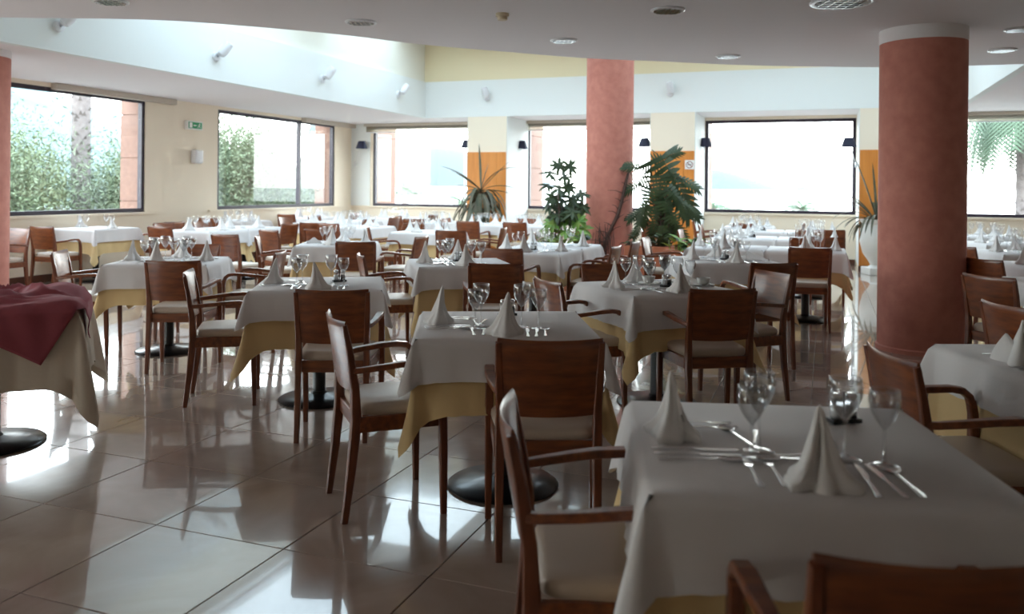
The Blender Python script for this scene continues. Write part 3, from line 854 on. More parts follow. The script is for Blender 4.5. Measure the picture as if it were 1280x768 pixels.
SIDES = {'near': 0, 'right': 90, 'far': 180, 'left': -90}
SEATW = {'near': 'near', 'right': 'right-hand', 'far': 'far', 'left': 'left-hand'}
rs = random.Random(3)
def table(x, y, rot, desc, seats, detail=2, top=None, long=False, cruet=None, gl=1, naps=None):
    """desc reads after 'the'; seats: sides that are laid"""
    r = R(rot); rm = Matrix.Rotation(r, 3, 'Z'); cen = Vector((x, y, 0))
    place('table', cen, r, 'black-footed pedestal table: ' + desc, 'square pedestal tables')
    k = rs.randrange(4)
    if not long:
        single('yellow_undercloth', ME_UND[k], cen, r + R(90) * rs.randrange(4), 'cream yellow undercloth, ' + desc, 'tablecloth', 'cream yellow undercloths')
        single('white_overlay_cloth', ME_TOP[rs.randrange(4)], cen, r + R(90) * rs.randrange(4), 'white overlay cloth, ' + desc, 'tablecloth', 'white overlay cloths')
    Z = .7585
    for s in seats:
        q = R(SIDES[s]); sm = Matrix.Rotation(r + q, 3, 'Z')
        def at(px, py, z=Z): return cen + sm @ Vector((px, py, 0)) + Vector((0, 0, z))
        ang = r + q; sw = SEATW[s]
        nm = (naps or {}).get(s)
        me = ME_NAP[rs.randrange(5)] if not nm else {'lie': ME_LIE, 'bishop': ME_BISH}[nm]
        single('folded_napkin', me, at(rs.uniform(-.03, .0), -.305), ang + rs.uniform(-.4, .4) if nm != 'lie' else ang + .5,
               {'lie': 'collapsed', 'bishop': 'crown-shaped'}.get(nm, 'cone-shaped') + ' white napkin, %s place, %s' % (sw, desc), 'napkin', 'folded white napkins')
        for gk, (gx, gy), gw in (('gs', (.155, -.145), 'small'), ('gl', (.075, -.11), 'large')):
            lab = '%s empty wine glass, %s place, %s' % (gw, sw, desc)
            gx += rs.uniform(-.01, .01); gy += rs.uniform(-.01, .01)
            if detail >= 2: place(gk, at(gx, gy), rs.uniform(0, 6), lab, gw + ' wine glasses')
            else: single(gw + '_wine_glass', ME_GS if gk == 'gs' else ME_GL, at(gx, gy), rs.uniform(0, 6), lab, 'glass', gw + ' wine glasses')
        if detail >= 1:
            cl = [('fork', ME_FORK, (-.155, -.235), rs.uniform(-.08, .08), 'outer fork', .0), ('fork', ME_FORK, (-.105, -.225), rs.uniform(-.1, .1), 'inner fork', 0),
                  ('knife', ME_KNIFE, (.085, -.27), rs.uniform(-.1, .1), 'knife', 0), ('spoon', ME_SPOON, (.165, -.26), rs.uniform(-.1, .12), 'soup spoon', 0)]
            if detail >= 2: cl += [('knife', ME_KNIFE, (.125, -.268), rs.uniform(-.1, .1), 'outer knife', 0)]
            if detail >= 2: cl += [('spoon', ME_SPOON, (-.03, -.14), PI / 2 + rs.uniform(-.3, .3), 'dessert spoon', 0), ('fork', ME_FORK, (.0, -.105), -PI / 2 + rs.uniform(-.3, .3), 'dessert fork', 0)]
            for nm_, me_, (cx, cy), ro, w_, zz in cl:
                single(nm_, me_, at(cx, cy), ang + ro, '%s, %s place, %s' % (w_, sw, desc), nm_, 'steel cutlery on the tables')
    if cruet:
        place('cruet', cen + rm @ Vector((cruet[0], cruet[1], 0)) + Vector((0, 0, Z)), r + .3, 'black salt and pepper set, ' + desc, 'salt and pepper sets')
def chair(x, y, rot, label, arms=True):
    place('armchair' if arms else 'chair', Vector((x, y, 0)), R(rot), label, 'cherry wood dining chairs')

RR = -20.5
# --- near tables
table(.725, 2.12, -5, 'foreground table at lower right', ['near', 'left'], 2, cruet=(.18, .22))
table(2.19, 3.15, 1, 'table at right edge beyond foreground one', ['left', 'near'], 2, naps={'left': 'bishop'})
table(-.03, 3.95, 4, 'centre front table with two places', ['near', 'left'], 2, cruet=(.03, .24))
table(-1.25, 5.5, 9, 'second table left of the centre front one', ['near', 'left'], 2, cruet=(.12, .08))
table(-2.87, 7.05, 6, 'left table in front of the window row', ['near', 'left', 'far', 'right'], 2)
table(-.43, 7.13, 13, 'table behind centre front one', ['near', 'left', 'far'], 2, cruet=(0, .1))
table(.96, 5.5, 21, 'table right of centre with many glasses', ['near', 'left', 'far', 'right'], 2, cruet=(.05, -.03), naps={'right': 'lie'})
# left table with maroon cloth
place('table', Vector((-2.77, 4.49, 0)), R(24), 'pedestal table at the left edge under a beige cloth', 'square pedestal tables')
single('beige_tablecloth', ME_LONG, Vector((-2.77, 4.49, 0)), R(24), 'long plain beige tablecloth on the table at the left edge', 'tablecloth', None)

# --- middle tables
p1 = Vector((.225, 8.575)); p2 = Vector((.505, 9.325))
table(p1.x, p1.y, RR, 'near half, double table left of planter', ['near', 'left', 'right'], 1, cruet=(0, 0))
table(p2.x, p2.y, RR, 'far half, double table left of planter', ['left', 'right'], 1)
table(-1.93, 9.35, 3, 'table behind the second left one', ['near', 'left', 'far', 'right'], 1, naps={'left': 'lie'})
table(1.95, 7.65, RR + 24, 'table behind the many-glass table', ['near', 'left', 'far', 'right'], 1, cruet=(0, 0), naps={'right': 'lie'})
def rtable(a, b, desc, seats, **k):
    p = RM(a, b); table(p.x, p.y, RR, desc, seats, **k); return p
rtable(-9.80, 9.2, 'diagonal table under the palm window', ['left', 'right'], detail=0)
rtable(-9.7, 6.75, 'table hidden behind the left edge column', ['near', 'far'], detail=0)
J = [(-8.2, 9.6, 'first table of the left inner row'), (-8.2, 10.42, 'second table of the left inner row'), (-8.1, 12.5, 'third table of the left inner row'), (-8.1, 13.32, 'fourth table of the left inner row'),
     (-9.8, 12.3, 'first wall table, two-pane window'), (-9.8, 14.5, 'second wall table, two-pane window'), (-6.9, 11.6, 'table in the middle of the left rows'), (-6.7, 13.9, 'back table in the middle of the left rows'),
     (-5.3, 10.8, 'table in front of the dracaena'), (-5.5, 13.5, 'left half, double table by the dracaena'), (-4.68, 13.5, 'right half, double table by the dracaena'), (-8.3, 15.3, 'corner table by the far left lamp')]
for a, b, d in J:
    rtable(a, b, d, ['near', 'left', 'far', 'right'], detail=0)
for n_, b in (('first', 9.6), ('second', 11.7), ('third', 13.7)):
    rtable(-1.02, b, 'left half, %s double table, right row' % n_, ['near', 'left', 'far'], detail=0, cruet=(.1, 0))
    rtable(-.20, b, 'right half, %s double table, right row' % n_, ['near', 'right', 'far'], detail=0)
rtable(-1.25, 15.25, 'last table under the bright window', ['left', 'right', 'far'], detail=0)
for n_, (x, y) in (('nearest', (3.38, 4.5)), ('second', (4.08, 5.95)), ('third', (4.85, 7.4)), ('fourth', (5.5, 8.95)), ('fifth', (6.2, 10.5)), ('sixth', (6.9, 12.2))):
    table(x, y, -8, n_ + ' table right of the large column', ['near', 'left', 'far', 'right'], 0)
# wine bottle far right
o = bmesh.new(); lathe(o, [(.034, 0), (.036, .01), (.036, .14), (.014, .2), (.014, .25)], 16)
o = obj('candle_jar', o, M['purple'], None, True); o.location = (5.62, 9.0, .7585); o.scale = (.9, .9, .38)
tag(o, 'small purple jar on the fourth table right of the large column', 'jar')

# bowls on the many-glass table
def bowl(x, y, label):
    t = thing('coffee_cup', label, 'cup', (x, y, .7585), 0, 'white cups with saucers')
    bm = bmesh.new(); lathe(bm, [(.03, 0), (.07, .010), (.072, .012), (.03, .004)], 28); obj('saucer', bm, M['urn'], t, True)
    bm = bmesh.new(); lathe(bm, [(.02, .008), (.035, .02), (.045, .055), (.042, .055), (.03, .02), (.005, .014)], 28); obj('cup', bm, M['urn'], t, True)
bowl(.92, 5.62, 'white cup and saucer on the many-glass table behind its left place')
bowl(1.27, 5.55, 'white cup and saucer on the many-glass table near its right edge')

# --- chairs
chair(.25, 2.15, -90, 'armchair with glossy back left of the foreground table')
chair(.68, 1.54, -2, 'dark armchair at the bottom edge in front of the foreground table')
chair(1.58, 2.95, -90, 'armchair between the large column and the right edge table')
chair(.14, 3.38, 2, 'armchair in front of the centre front table, seen from behind')
chair(-.53, 3.74, -68, 'armchair at the left side of the centre front table')
chair(-.98, 4.80, 2, 'armchair in front of the second left table, seen from behind')
chair(-1.85, 5.50, -76, 'armchair at the left side of the second left table')
chair(-2.50, 6.42, 3, 'armchair in front of the left table, seen from behind')
chair(-3.50, 7.0, -78, 'armchair at the left side of the left table, beyond the maroon cloth')
chair(-2.22, 7.18, 92, 'armchair at the right side of the left table')
chair(-2.95, 7.68, 180, 'armchair at the far side of the left table')
chair(-.13, 6.46, 3, 'armchair behind the centre front table, seen from behind')
chair(-1.00, 6.98, -74, 'armchair left of the table directly behind the centre front one')
chair(.0, 7.98, RR, 'armchair between the behind-centre table and the double table')
chair(.45, 5.26, -68, 'armchair left of the many-glass table with a light-catching back')
chair(1.16, 5.0, 10, 'armchair in front of the many-glass table, seen from behind')
chair(1.56, 5.68, 108, 'glossy-backed armchair right of the many-glass table')
chair(.78, 6.02, 196, 'armchair at the far side of the many-glass table')
chair(.80, 8.33, RR + 90, 'nearer armchair at the right side of the double table')
chair(1.10, 9.08, RR + 90, 'farther armchair at the right side of the double table')
chair(-1.58, 8.72, 2, 'armchair in front of the table with a collapsed napkin')
chair(-2.56, 9.30, -78, 'armchair left of the table with a collapsed napkin')
chair(-1.25, 9.55, 75, 'armchair right of the table with a collapsed napkin')
chair(-2.9, 10.75, -40, 'chair second behind the table with a collapsed napkin, seen from behind', False)
chair(-3.15, 9.75, -25, 'chair behind the left table near its right corner, seen from behind', False)
chair(-2.45, 11.1, -10, 'chair behind the collapsed napkin, facing the windows', False)
chair(1.97, 6.72, 14, 'armchair in front of the table behind the many-glass table')
chair(2.98, 8.45, -14, 'armless chair at the aisle, nearest of the right row', False)
chair(-5.98, 11.05, RR + 2, 'armchair in front of the diagonal table under the palm window')
chair(-6.15, 10.1, RR + 180, 'armchair peeping out behind the left edge column')
chair(-5.25, 12.6, RR + 90, 'armchair at the right side of the diagonal palm window table')
chair(-.74, 11.05, -10, 'armchair in front of the dracaena table, seen from behind')
chair(-1.72, 11.6, -80, 'armchair left of the dracaena table')
chair(-.35, 11.75, 80, 'armchair right of the dracaena table')
def rchair(a, b, rot, label, arms=True):
    p = RM(a, b); chair(p.x, p.y, RR + rot, label, arms)
rchair(-8.25, 9.02, 0, 'armchair at the near end of the left inner row')
rchair(-7.6, 10.4, 90, 'armchair right of the second table of the left inner row')
rchair(-8.8, 9.7, -90, 'armchair left of the first table of the left inner row')
rchair(-8.8, 10.5, -90, 'armchair left of the second table of the left inner row')
rchair(-7.5, 12.5, 90, 'chair right of the third table of the left inner row', False)
rchair(-7.5, 13.4, 90, 'chair right of the fourth table of the left inner row', False)
rchair(-8.7, 12.5, -90, 'chair left of the third table of the left inner row', False)
rchair(-8.7, 13.4, -90, 'chair left of the fourth table of the left inner row', False)
rchair(-9.75, 11.7, 0, 'armchair in front of the first wall table under the two-pane window')
rchair(-9.75, 13.9, 0, 'armchair in front of the second wall table under the two-pane window')
rchair(-9.2, 14.9, 90, 'chair right of the second wall table under the two-pane window', False)
rchair(-6.9, 11.0, -8, 'chair in front of the middle table of the left rows', False)
rchair(-6.3, 11.65, 90, 'chair right of the middle table of the left rows', False)
rchair(-7.35, 11.05, 24, 'angled chair in front of the middle table of the left rows', False)
rchair(-6.7, 13.3, 0, 'chair in front of the back middle table of the left rows', False)
rchair(-7.3, 14.0, -90, 'chair left of the back middle table of the left rows', False)
rchair(-5.5, 12.9, 0, 'armchair in front of the left half of the dracaena double table')
rchair(-4.68, 12.9, 0, 'armchair in front of the right half of the dracaena double table')
rchair(-4.05, 13.5, 90, 'armchair right of the dracaena double table')
rchair(-5.1, 14.1, 180, 'armchair at the far side of the dracaena double table')
rchair(-6.1, 13.6, -90, 'chair left of the dracaena double table', False)
rchair(-8.9, 15.2, -90, 'chair left of the corner table by the far left lamp', False)
rchair(-7.65, 15.3, 90, 'chair right of the corner table by the far left lamp', False)
rchair(-1.7, 9.6, -90, 'armchair left of the first double table in the right row')
rchair(.02, 11.08, 0, 'armless chair in front of the second double table in the right row', False)
rchair(-.2, 12.3, 180, 'chair facing the camera behind the second double table in the right row', False)
rchair(-.2, 10.22, 180, 'chair facing the camera behind the first double table in the right row', False)
rchair(.06, 13.08, 0, 'armless chair in front of the third double table in the right row', False)
rchair(-1.64, 11.7, -90, 'armchair left of the second double table in the right row')
rchair(-1.64, 13.7, -90, 'armchair left of the third double table in the right row')
rchair(-1.95, 15.1, -80, 'armchair left of the last table under the bright window')
rchair(-1.25, 14.65, 0, 'armchair in front of the last table under the bright window')
rchair(-.6, 15.3, 90, 'chair right of the last table under the bright window', False)
rchair(-2.85, 14.9, 10, 'armchair in front of the orange pier beside the monstera')
chair(2.74, 4.25, -84, 'armchair left of the nearest table right of the large column')
chair(3.44, 5.75, -68, 'armchair left of the second table right of the large column')
chair(4.2, 7.15, -72, 'armchair left of the third table right of the large column')
chair(4.88, 8.75, -75, 'armchair left of the fourth table right of the large column')

# ------------------------------------------------------------------ maroon cloth crumpled over the left table
bm = bmesh.new()
from mathutils import noise
NX, NY = 64, 56
grid = []
for j in range(NY + 1):
    row = []
    for i in range(NX + 1):
        u, v = i / NX, j / NY
        # cloth square rotated, centre on the table, one corner hanging over the front right
        lx = -.42 + 1.0 * u; ly = -.46 + .80 * v
        rot = R(-30)
        X = (lx * math.cos(rot) - ly * math.sin(rot)) + .0; Y = (lx * math.sin(rot) + ly * math.cos(rot)) - .02
        n = noise.noise(Vector((X * 3.2, Y * 3.2, 1.7))); n2 = noise.noise(Vector((X * 9, Y * 5, 4.2)))
        ridge = (1 - abs(noise.noise(Vector((X * 4 + Y * 3, Y * 7 - X * 2, 9.1))))) ** 4
        z = .769 + .055 * max(0, n + .3) * 1.0 + .014 * n2 + .05 * ridge * max(0, min(1, (Y + .42) * 4)) * max(0, min(1, (.40 - X) * 5))
        E = .435
        over = max(0, -Y - E)
        ox = max(0, X - E)
        if over > 0: z = .762 - over * .98 + .006 * n; Y = -E - .030 - .018 * (1 + n2)
        if ox > 0: z = min(z, .762 - ox * .95); X = E + .03 + .015 * n2
        z = max(z, .765 if (over == 0 and ox == 0) else 0)
        row.append(bm.verts.new((X, Y, z)))
    grid.append(row)
for j in range(NY):
    for i in range(NX):
        bm.faces.new((grid[j][i], grid[j][i + 1], grid[j + 1][i + 1], grid[j + 1][i]))
o = obj('maroon_cloth', bm, M['maroon'], None, True); o.location = (-2.77, 4.49, 0); o.rotation_euler = (0, 0, R(24))
md = o.modifiers.new('thickness', 'SOLIDIFY'); md.thickness = .004; md.offset = 1
tag(o, 'crumpled maroon cloth thrown over the beige table at the left edge', 'cloth')

# ------------------------------------------------------------------ plants
def blade(bm, base, d, L, w_, droop, n=7, twist=0):
    d = Vector(d).normalized(); p = Vector(base); side = d.cross(Vector((0, 0, 1)))
    if side.length < 1e-3: side = Vector((1, 0, 0))
    side.normalize(); prev = None; st = L / n
    for i in range(n + 1):
        u = i / n; ww = w_ * (math.sin(PI * min(1, u * .85 + .12)) ** .7) if i < n else .0008
        fold = d.cross(side) * ww * .3
        cur = (bm.verts.new(p - side * ww / 2 - fold * .5), bm.verts.new(p + fold * .2), bm.verts.new(p + side * ww / 2 - fold * .5))
        if prev:
            bm.faces.new((prev[0], prev[1], cur[1], cur[0])); bm.faces.new((prev[1], prev[2], cur[2], cur[1]))
        prev = cur; p = p + d * st
        d = (d + Vector((0, 0, -droop / n))).normalized()
def pot(t, r, h, m, z=0):
    bm = bmesh.new(); lathe(bm, [(r * .72, z), (r * .95, z + h * .9), (r, z + h * .9), (r, z + h), (r * .88, z + h), (r * .85, z + h * .9)], 28); sharp(obj('pot', bm, m, t, True))
    bm = bmesh.new(); lathe(bm, [(r * .87, z + h * .86), (r * .87, z + h * .91)], 20); obj('soil', bm, M['soil'], t)

rp = random.Random(5)
# dracaena in front of the first pier
a, b, _ = on_b(601, 250, 15.1); P0 = RM(a, b)
t = thing('potted_dracaena', 'tall spiky dracaena with drooping lower leaves before the left orange panel', 'plant', P0)
pot(t, .22, .42, M['terra'])
bm = bmesh.new(); tube(bm, [(0, 0, .38), (.02, 0, .8), (0, 0, 1.32)], [.035, .03, .022]); obj('trunk', bm, M['stem'], t, True)
for (dx, dz, L, dr) in ((-.05, 1, .92, 0), (.22, .9, .55, .2), (-.8, .75, .72, .5), (-.95, .95, .95, .7), (.75, .85, .8, .15), (1, .45, .75, .9), (.95, .08, .6, .4), (-.7, .3, .5, .5), (-1, .8, .6, .2), (.5, .9, .95, 1.6)):
    bm = bmesh.new(); blade(bm, (0, 0, 1.33), (dx, rp.uniform(-.3, .1), dz), L, .07, dr, 9); obj('leaf', bm, M['leafdry'], t)
for k in range(64):
    q = rp.uniform(0, 6.28); z0 = rp.uniform(.85, 1.32)
    bm = bmesh.new(); blade(bm, (.02 * math.cos(q), .02 * math.sin(q), z0), (math.cos(q), math.sin(q), rp.uniform(.1, .75)), rp.uniform(.6, .85), .075, rp.uniform(2.6, 4.2), 10)
    obj('leaf', bm, M['leafdry'], t)

# terracotta trough of plants around the centre column
def leaf_shape(bm, M_, L, w_, heart=False, n=6):
    rows = []
    for i in range(n + 1):
        u = i / n; ww = w_ * math.sin(PI * (u ** (.55 if heart else .9))) * .5 + .001; z = -.25 * L * u * u
        rows.append([bm.verts.new(M_ @ Vector((u * L, s * ww, z + abs(s) * ww * .25))) for s in (-1, 0, 1)])
    for i in range(n):
        for j in (0, 1): bm.faces.new((rows[i][j], rows[i][j + 1], rows[i + 1][j + 1], rows[i + 1][j]))
def orient(p, yaw, pitch, roll=0):
    return Matrix.Translation(p) @ Matrix.Rotation(yaw, 4, 'Z') @ Matrix.Rotation(-pitch, 4, 'Y') @ Matrix.Rotation(roll, 4, 'X')

# schefflera left of column
p = pix(690, 330, 0.0); SX, SY = 0.68, 12.25
t = thing('umbrella_plant', 'umbrella plant with finger-like leaflets left of the centre column', 'plant', (SX, SY, 0))
pot(t, .20, .50, M['terra'])
bm = bmesh.new()
stems = []
for k in range(7):
    q = rp.uniform(0, 6.28); zt = rp.uniform(.95, 1.5); pts = [(0, 0, .45), (.05 * math.cos(q), .05 * math.sin(q), zt * .6), (.12 * math.cos(q) + (-.04), .1 * math.sin(q), zt)]
    stems.append(pts); tube(bm, pts, [.012, .009, .006], 6)
main = [(0, 0, .45), (.03, 0, .9), (.02, 0, 1.35), (.06, 0, 1.74)]; tube(bm, main, [.015, .012, .009, .005], 6)
obj('stems', bm, M['stem'], t, True)
cents = [(rp.uniform(-.15, .35), rp.uniform(-.12, .1), rp.uniform(.62, 1.3)) for _ in range(16)] + [(.0, .0, 1.72), (.16, 0, 1.70), (-.12, 0, 1.60), (.08, 0, 1.55), (-.16, .02, 1.42), (.14, -.02, 1.40), (0, -.03, 1.38), (.03, 0, 1.25), (.2, 0, 1.22), (-.08, 0, 1.22), (.05, .05, 1.1), (.17, .0, 1.05), (-.02, -.05, 1.0), (.1, 0, .92), (-.1, .03, .9), (.22, 0, .9), (.34, .05, 1.30), (.36, 0, 1.12), (.3, 0, .95), (.38, .0, .8), (.1, -.1, .75), (-.15, 0, .78), (.24, -.1, .68)]
for c in cents:
    bm = bmesh.new(); base = Vector(c)
    tm = Matrix.Translation(base) @ Matrix.Rotation(rp.uniform(.6, 1.3), 4, 'X') @ Matrix.Rotation(rp.uniform(-.4, .4), 4, 'Y')
    for k in range(8):
        q = k * 2 * PI / 8 + rp.uniform(-.15, .15)
        leaf_shape(bm, tm @ orient(Vector((0, 0, 0)), q, rp.uniform(-.3, .2)), rp.uniform(.13, .18), .052)
    tube(bm, [base, base + Vector((rp.uniform(-.03, .03), 0, -.12))], .004, 5)
    obj('leaf_cluster', bm, M['leaf'] if c[2] > .95 else M['leafbright'], t)

# monstera right of the column
MX, MY = 2.2, 12.35
t = thing('monstera', 'large monstera with split leaves between the centre column and orange pier', 'plant', (MX, MY, 0))
pot(t, .24, .42, M['terra'])
def monstera_leaf(M_, L, m_):
    bm = bmesh.new()
    tube(bm, [M_ @ Vector((-.18 * L, 0, -.12 * L)), M_ @ Vector((0, 0, 0)), M_ @ Vector((L * .55, 0, .02 * L)), M_ @ Vector((L, 0, -.22 * L))], [.008, .007, .005, .002], 5)
    nn = 12
    for s in (-1, 1):
        for i in range(nn):
            u = (i + .3) / nn
            ln = L * .52 * math.sin(PI * (.16 + .74 * (1 - abs(u - .35)))) * (1.05 - .5 * u)
            yaw = s * (R(100) - u * R(72))
            base = Vector((u * L, 0, .03 * L - .25 * L * u * u))
            mm = M_ @ Matrix.Translation(base) @ Matrix.Rotation(yaw, 4, 'Z') @ Matrix.Rotation(.12, 4, 'Y')
            w_ = L * .066
            rows = []
            for k in range(5):
                f = k / 4
                ww = w_ * (.5, .62, .55, .42, .06)[k]
                rows.append([bm.verts.new(mm @ Vector((f * ln, x * ww, -.22 * ln * f * f + abs(x) * .004))) for x in (-1, 1)])
            for k in range(4): bm.faces.new((rows[k][0], rows[k][1], rows[k + 1][1], rows[k + 1][0]))
    return obj('leaf', bm, m_, t)
def face_mat(x, y, z, ang, tilt):
    d = Vector((math.cos(R(ang)), -.12, math.sin(R(ang)))).normalized()
    n = Vector((math.sin(tilt) * .6, -math.cos(tilt), .45)); yv = n.cross(d).normalized(); n = d.cross(yv)
    return Matrix(((d.x, yv.x, n.x, x), (d.y, yv.y, n.y, y), (d.z, yv.z, n.z, z), (0, 0, 0, 1)))
lv = [(-.02, 0, 1.86, -58, .92, .1), (-.10, .05, 1.80, 25, .40, .5), (-.16, 0, 1.70, 172, .40, .4), (-.20, .02, 1.50, 200, .40, .3), (-.05, -.05, 1.58, -85, .60, -.3), (.08, -.08, 1.42, -50, .55, .4), (-.15, -.06, 1.38, -110, .52, -.2),
      (.05, -.1, 1.22, -75, .5, .3), (.20, -.04, 1.25, -35, .45, .1), (-.1, -.12, 1.12, -95, .45, .5), (.12, -.14, 1.02, -60, .42, -.3), (-.2, .0, 1.15, 215, .36, .1), (-.26, .0, .95, 240, .32, .2), (.0, -.1, .85, -80, .36, -.2), (.1, .05, 1.62, -20, .5, .6), (0, .1, 1.35, -70, .6, 0)]
for x, y, z, ang, L, tl in lv:
    monstera_leaf(face_mat(x, y, z, ang, tl), L, M['leaf'])
bm = bmesh.new()
for x, y, z, *_ in lv: tube(bm, [(rp.uniform(-.05, .05), 0, .38), (x * .3, y * .4, z * .6), (x, y, z)], [.014, .011, .007], 6)
for k in range(14):
    x0 = rp.uniform(-.2, .15); tube(bm, [(x0, -.06, rp.uniform(.8, 1.3)), (x0 + rp.uniform(-.05, .05), -.08, .6), (x0 + rp.uniform(-.1, .1), -.06, .36)], .004, 5)
obj('stems', bm, M['stem'], t, True)

# climbing vine on the column with aerial roots and arching palm-like leaves
t = thing('climbing_vine', 'bare dark vine climbing up the centre column with thin aerial roots', 'vine', (0, 0, 0))
def oncol(x, y, off=.02):
    dx, dy = x - 640, 234 - y; ry = dy + dx * .0096; rx = dx - dy * .0096
    cx, cy, r_ = 1.47, 12.7, .355 + off
    tt = rx / 1050
    A_ = tt * tt + 1; B_ = -2 * (tt * cx + cy); C_ = cx * cx + cy * cy - r_ * r_; D = B_ * B_ - 4 * A_ * C_
    Z = (-B_ - math.sqrt(max(D, 0))) / (2 * A_)
    return Vector((tt * Z, Z, EYE + ry * Z / 1050))
path = [(748, 322), (757, 303), (765, 284), (772, 270), (777, 252), (780, 238), (783, 225), (786, 214)]
bm = bmesh.new(); pts = [oncol(x, y, .03) for x, y in path]; tube(bm, pts, [.03, .028, .026, .028, .025, .024, .02, .015], 7); obj('vine_stem', bm, M['stem'], t, True)
bm = bmesh.new()
for (x0, y0, x1, y1) in ((779, 242, 760, 238), (776, 253, 769, 248), (772, 268, 760, 264), (781, 232, 777, 228), (765, 284, 755, 278), (757, 300, 742, 280), (757, 304, 735, 300), (769, 277, 780, 268), (763, 290, 776, 283), (750, 315, 744, 300), (777, 255, 786, 250), (761, 292, 745, 290), (773, 262, 765, 256)):
    p0, p1 = oncol(x0, y0, .03), oncol(x1, y1, .02); mid = (p0 + p1) / 2 + Vector((0, -.03, .02)); tube(bm, [p0, mid, p1], [.007, .005, .003], 5)
for k in range(26):
    x0 = rp.uniform(742, 768); p0 = oncol(x0, rp.uniform(278, 300), .04); p1 = oncol(x0 + rp.uniform(-4, 4), 325, .06); tube(bm, [p0, (p0 + p1) / 2 + Vector((rp.uniform(-.03, .03), -.02, 0)), p1], .004, 5)
obj('aerial_roots', bm, M['stem'], t, True)
top = oncol(786, 213, .06)
for (dx, dz, L) in ((1, .35, .42), (1, .1, .5), (.8, .6, .4), (.9, -.3, .45), (.6, -.7, .5), (1, -.1, .38), (.35, -.8, .55)):
    bm = bmesh.new(); blade(bm, top, (dx, -.2, dz), L, .04, .5, 7); obj('leaf', bm, M['leaf'], t)

# pothos in terracotta troughs
def trough(x, y, rz, L, label, seed, nleaf, m_):
    rq = random.Random(seed)
    t = thing('planter_trough', label, 'planter', (x, y, 0), rz, 'terracotta planters')
    bm = bmesh.new(); box(bm, -L / 2, L / 2, -.16, .16, .0, .60); bmesh.ops.inset_individual(bm, faces=[f for f in bm.faces if f.calc_center_median().z > .59], thickness=.03, depth=-.06)
    obj('trough', bm, M['terra'], t, bevel=.008)
    bm = bmesh.new(); box(bm, -L / 2 + .03, L / 2 - .03, -.13, .13, .5, .55); obj('soil', bm, M['soil'], t)
    for k in range(nleaf):
        bm = bmesh.new(); b0 = Vector((rq.uniform(-L / 2, L / 2) * .9, rq.uniform(-.12, .12), .58 + rq.uniform(0, .16)))
        leaf_shape(bm, orient(b0, rq.uniform(0, 6.28), rq.uniform(-.3, .9)), rq.uniform(.12, .19), rq.uniform(.10, .13), True)
        tube(bm, [b0, (b0.x * .9, b0.y * .5, .54)], .004, 5)
        obj('leaf', bm, m_ if rq.random() < .75 else M['leaf'], t)
trough(2.30, 10.9, RR * PI / 180, .62, 'terracotta planter of bright pothos in front of the monstera', 3, 38, M['leafbright'])
trough(.72, 11.55, RR * PI / 180, .75, 'terracotta planter of green leaves left of the centre column', 4, 26, M['leafbright'])
trough(1.95, 11.7, RR * PI / 180, .7, 'low terracotta planter with trailing dark leaves at the monstera foot', 8, 34, M['leaf'])

# white urn with spiky plant at the right pier
p = pix(1096, 343, 0); a_, b_ = toab(p.x, p.y)
P0 = Vector((6.09, 14.0, 0))
t = thing('urn_plant', 'spiky grey-green plant in a tall white stone urn behind the large column', 'plant', P0)
bm = bmesh.new(); box(bm, -.19, .19, -.19, .19, 0, .12); obj('plinth', bm, M['urn'], t, bevel=.01)
bm = bmesh.new(); lathe(bm, [(.15, .12), (.10, .16), (.13, .22), (.22, .35), (.27, .55), (.26, .75), (.22, .84), (.26, .88), (.27, .92), (.22, .92), (.2, .86)], 32); sharp(obj('urn', bm, M['urn'], t, True))
bm = bmesh.new(); lathe(bm, [(.2, .80), (.2, .87)], 20); obj('soil', bm, M['soil'], t)
for k in range(44):
    q = rp.uniform(0, 6.28); up = rp.uniform(.2, 1.3)
    bm = bmesh.new(); blade(bm, (.05 * math.cos(q), .05 * math.sin(q), .88), (math.cos(q), math.sin(q), up), rp.uniform(.55, .95), .045, rp.uniform(1.6, 3.4) if up < 1 else .7, 9)
    obj('leaf', bm, M['leafdry'], t)
for (dx, dz, L) in ((-.35, 1, 1.15), (-.12, 1, 1.0), (-.8, .8, .9)):
    bm = bmesh.new(); blade(bm, (0, 0, .88), (dx, -.1, dz), L, .045, .3, 8); obj('leaf', bm, M['leafdry'], t)

# ------------------------------------------------------------------ outdoors
bm = bmesh.new(); box(bm, -3000, 3000, 40, 4000, -12.2, -12); 
o = struct('sea', bm, M['sea'])
bm = bmesh.new(); rbox(bm, -40, 40, BF + .3, BF + 9, -.5, -.3); rbox(bm, -40, AL - .3, -20, BF + .3, -.5, -.3); struct('terrace_ground', bm, M['terrace'])
def ridge_mesh(name, x0, x1, y0, y1, hf, m_, label, nx=60, ny=24, base=-12):
    bm = bmesh.new(); g = []
    for j in range(ny + 1):
        row = []
        for i in range(nx + 1):
            X = x0 + (x1 - x0) * i / nx; Y = y0 + (y1 - y0) * j / ny
            row.append(bm.verts.new((X, Y, base + hf(i / nx, j / ny, X, Y))))
        g.append(row)
    for j in range(ny):
        for i in range(nx): bm.faces.new((g[j][i], g[j][i + 1], g[j + 1][i + 1], g[j + 1][i]))
    o = obj(name, bm, m_, None, True); tag(o, label, 'hill'); return o
def nz(X, Y, s): return noise.noise(Vector((X * s, Y * s, 3.3)))
ridge_mesh('mountain', -1500, -150, 500, 1500, lambda u, v, X, Y: math.sin(PI * v) ** .7 * (430 * max(0, 1 - u) ** 1.15 + 6) * (1 + .12 * nz(X, Y, .008)), M['land'], 'steep hazy mountainside seen through the leftmost window')
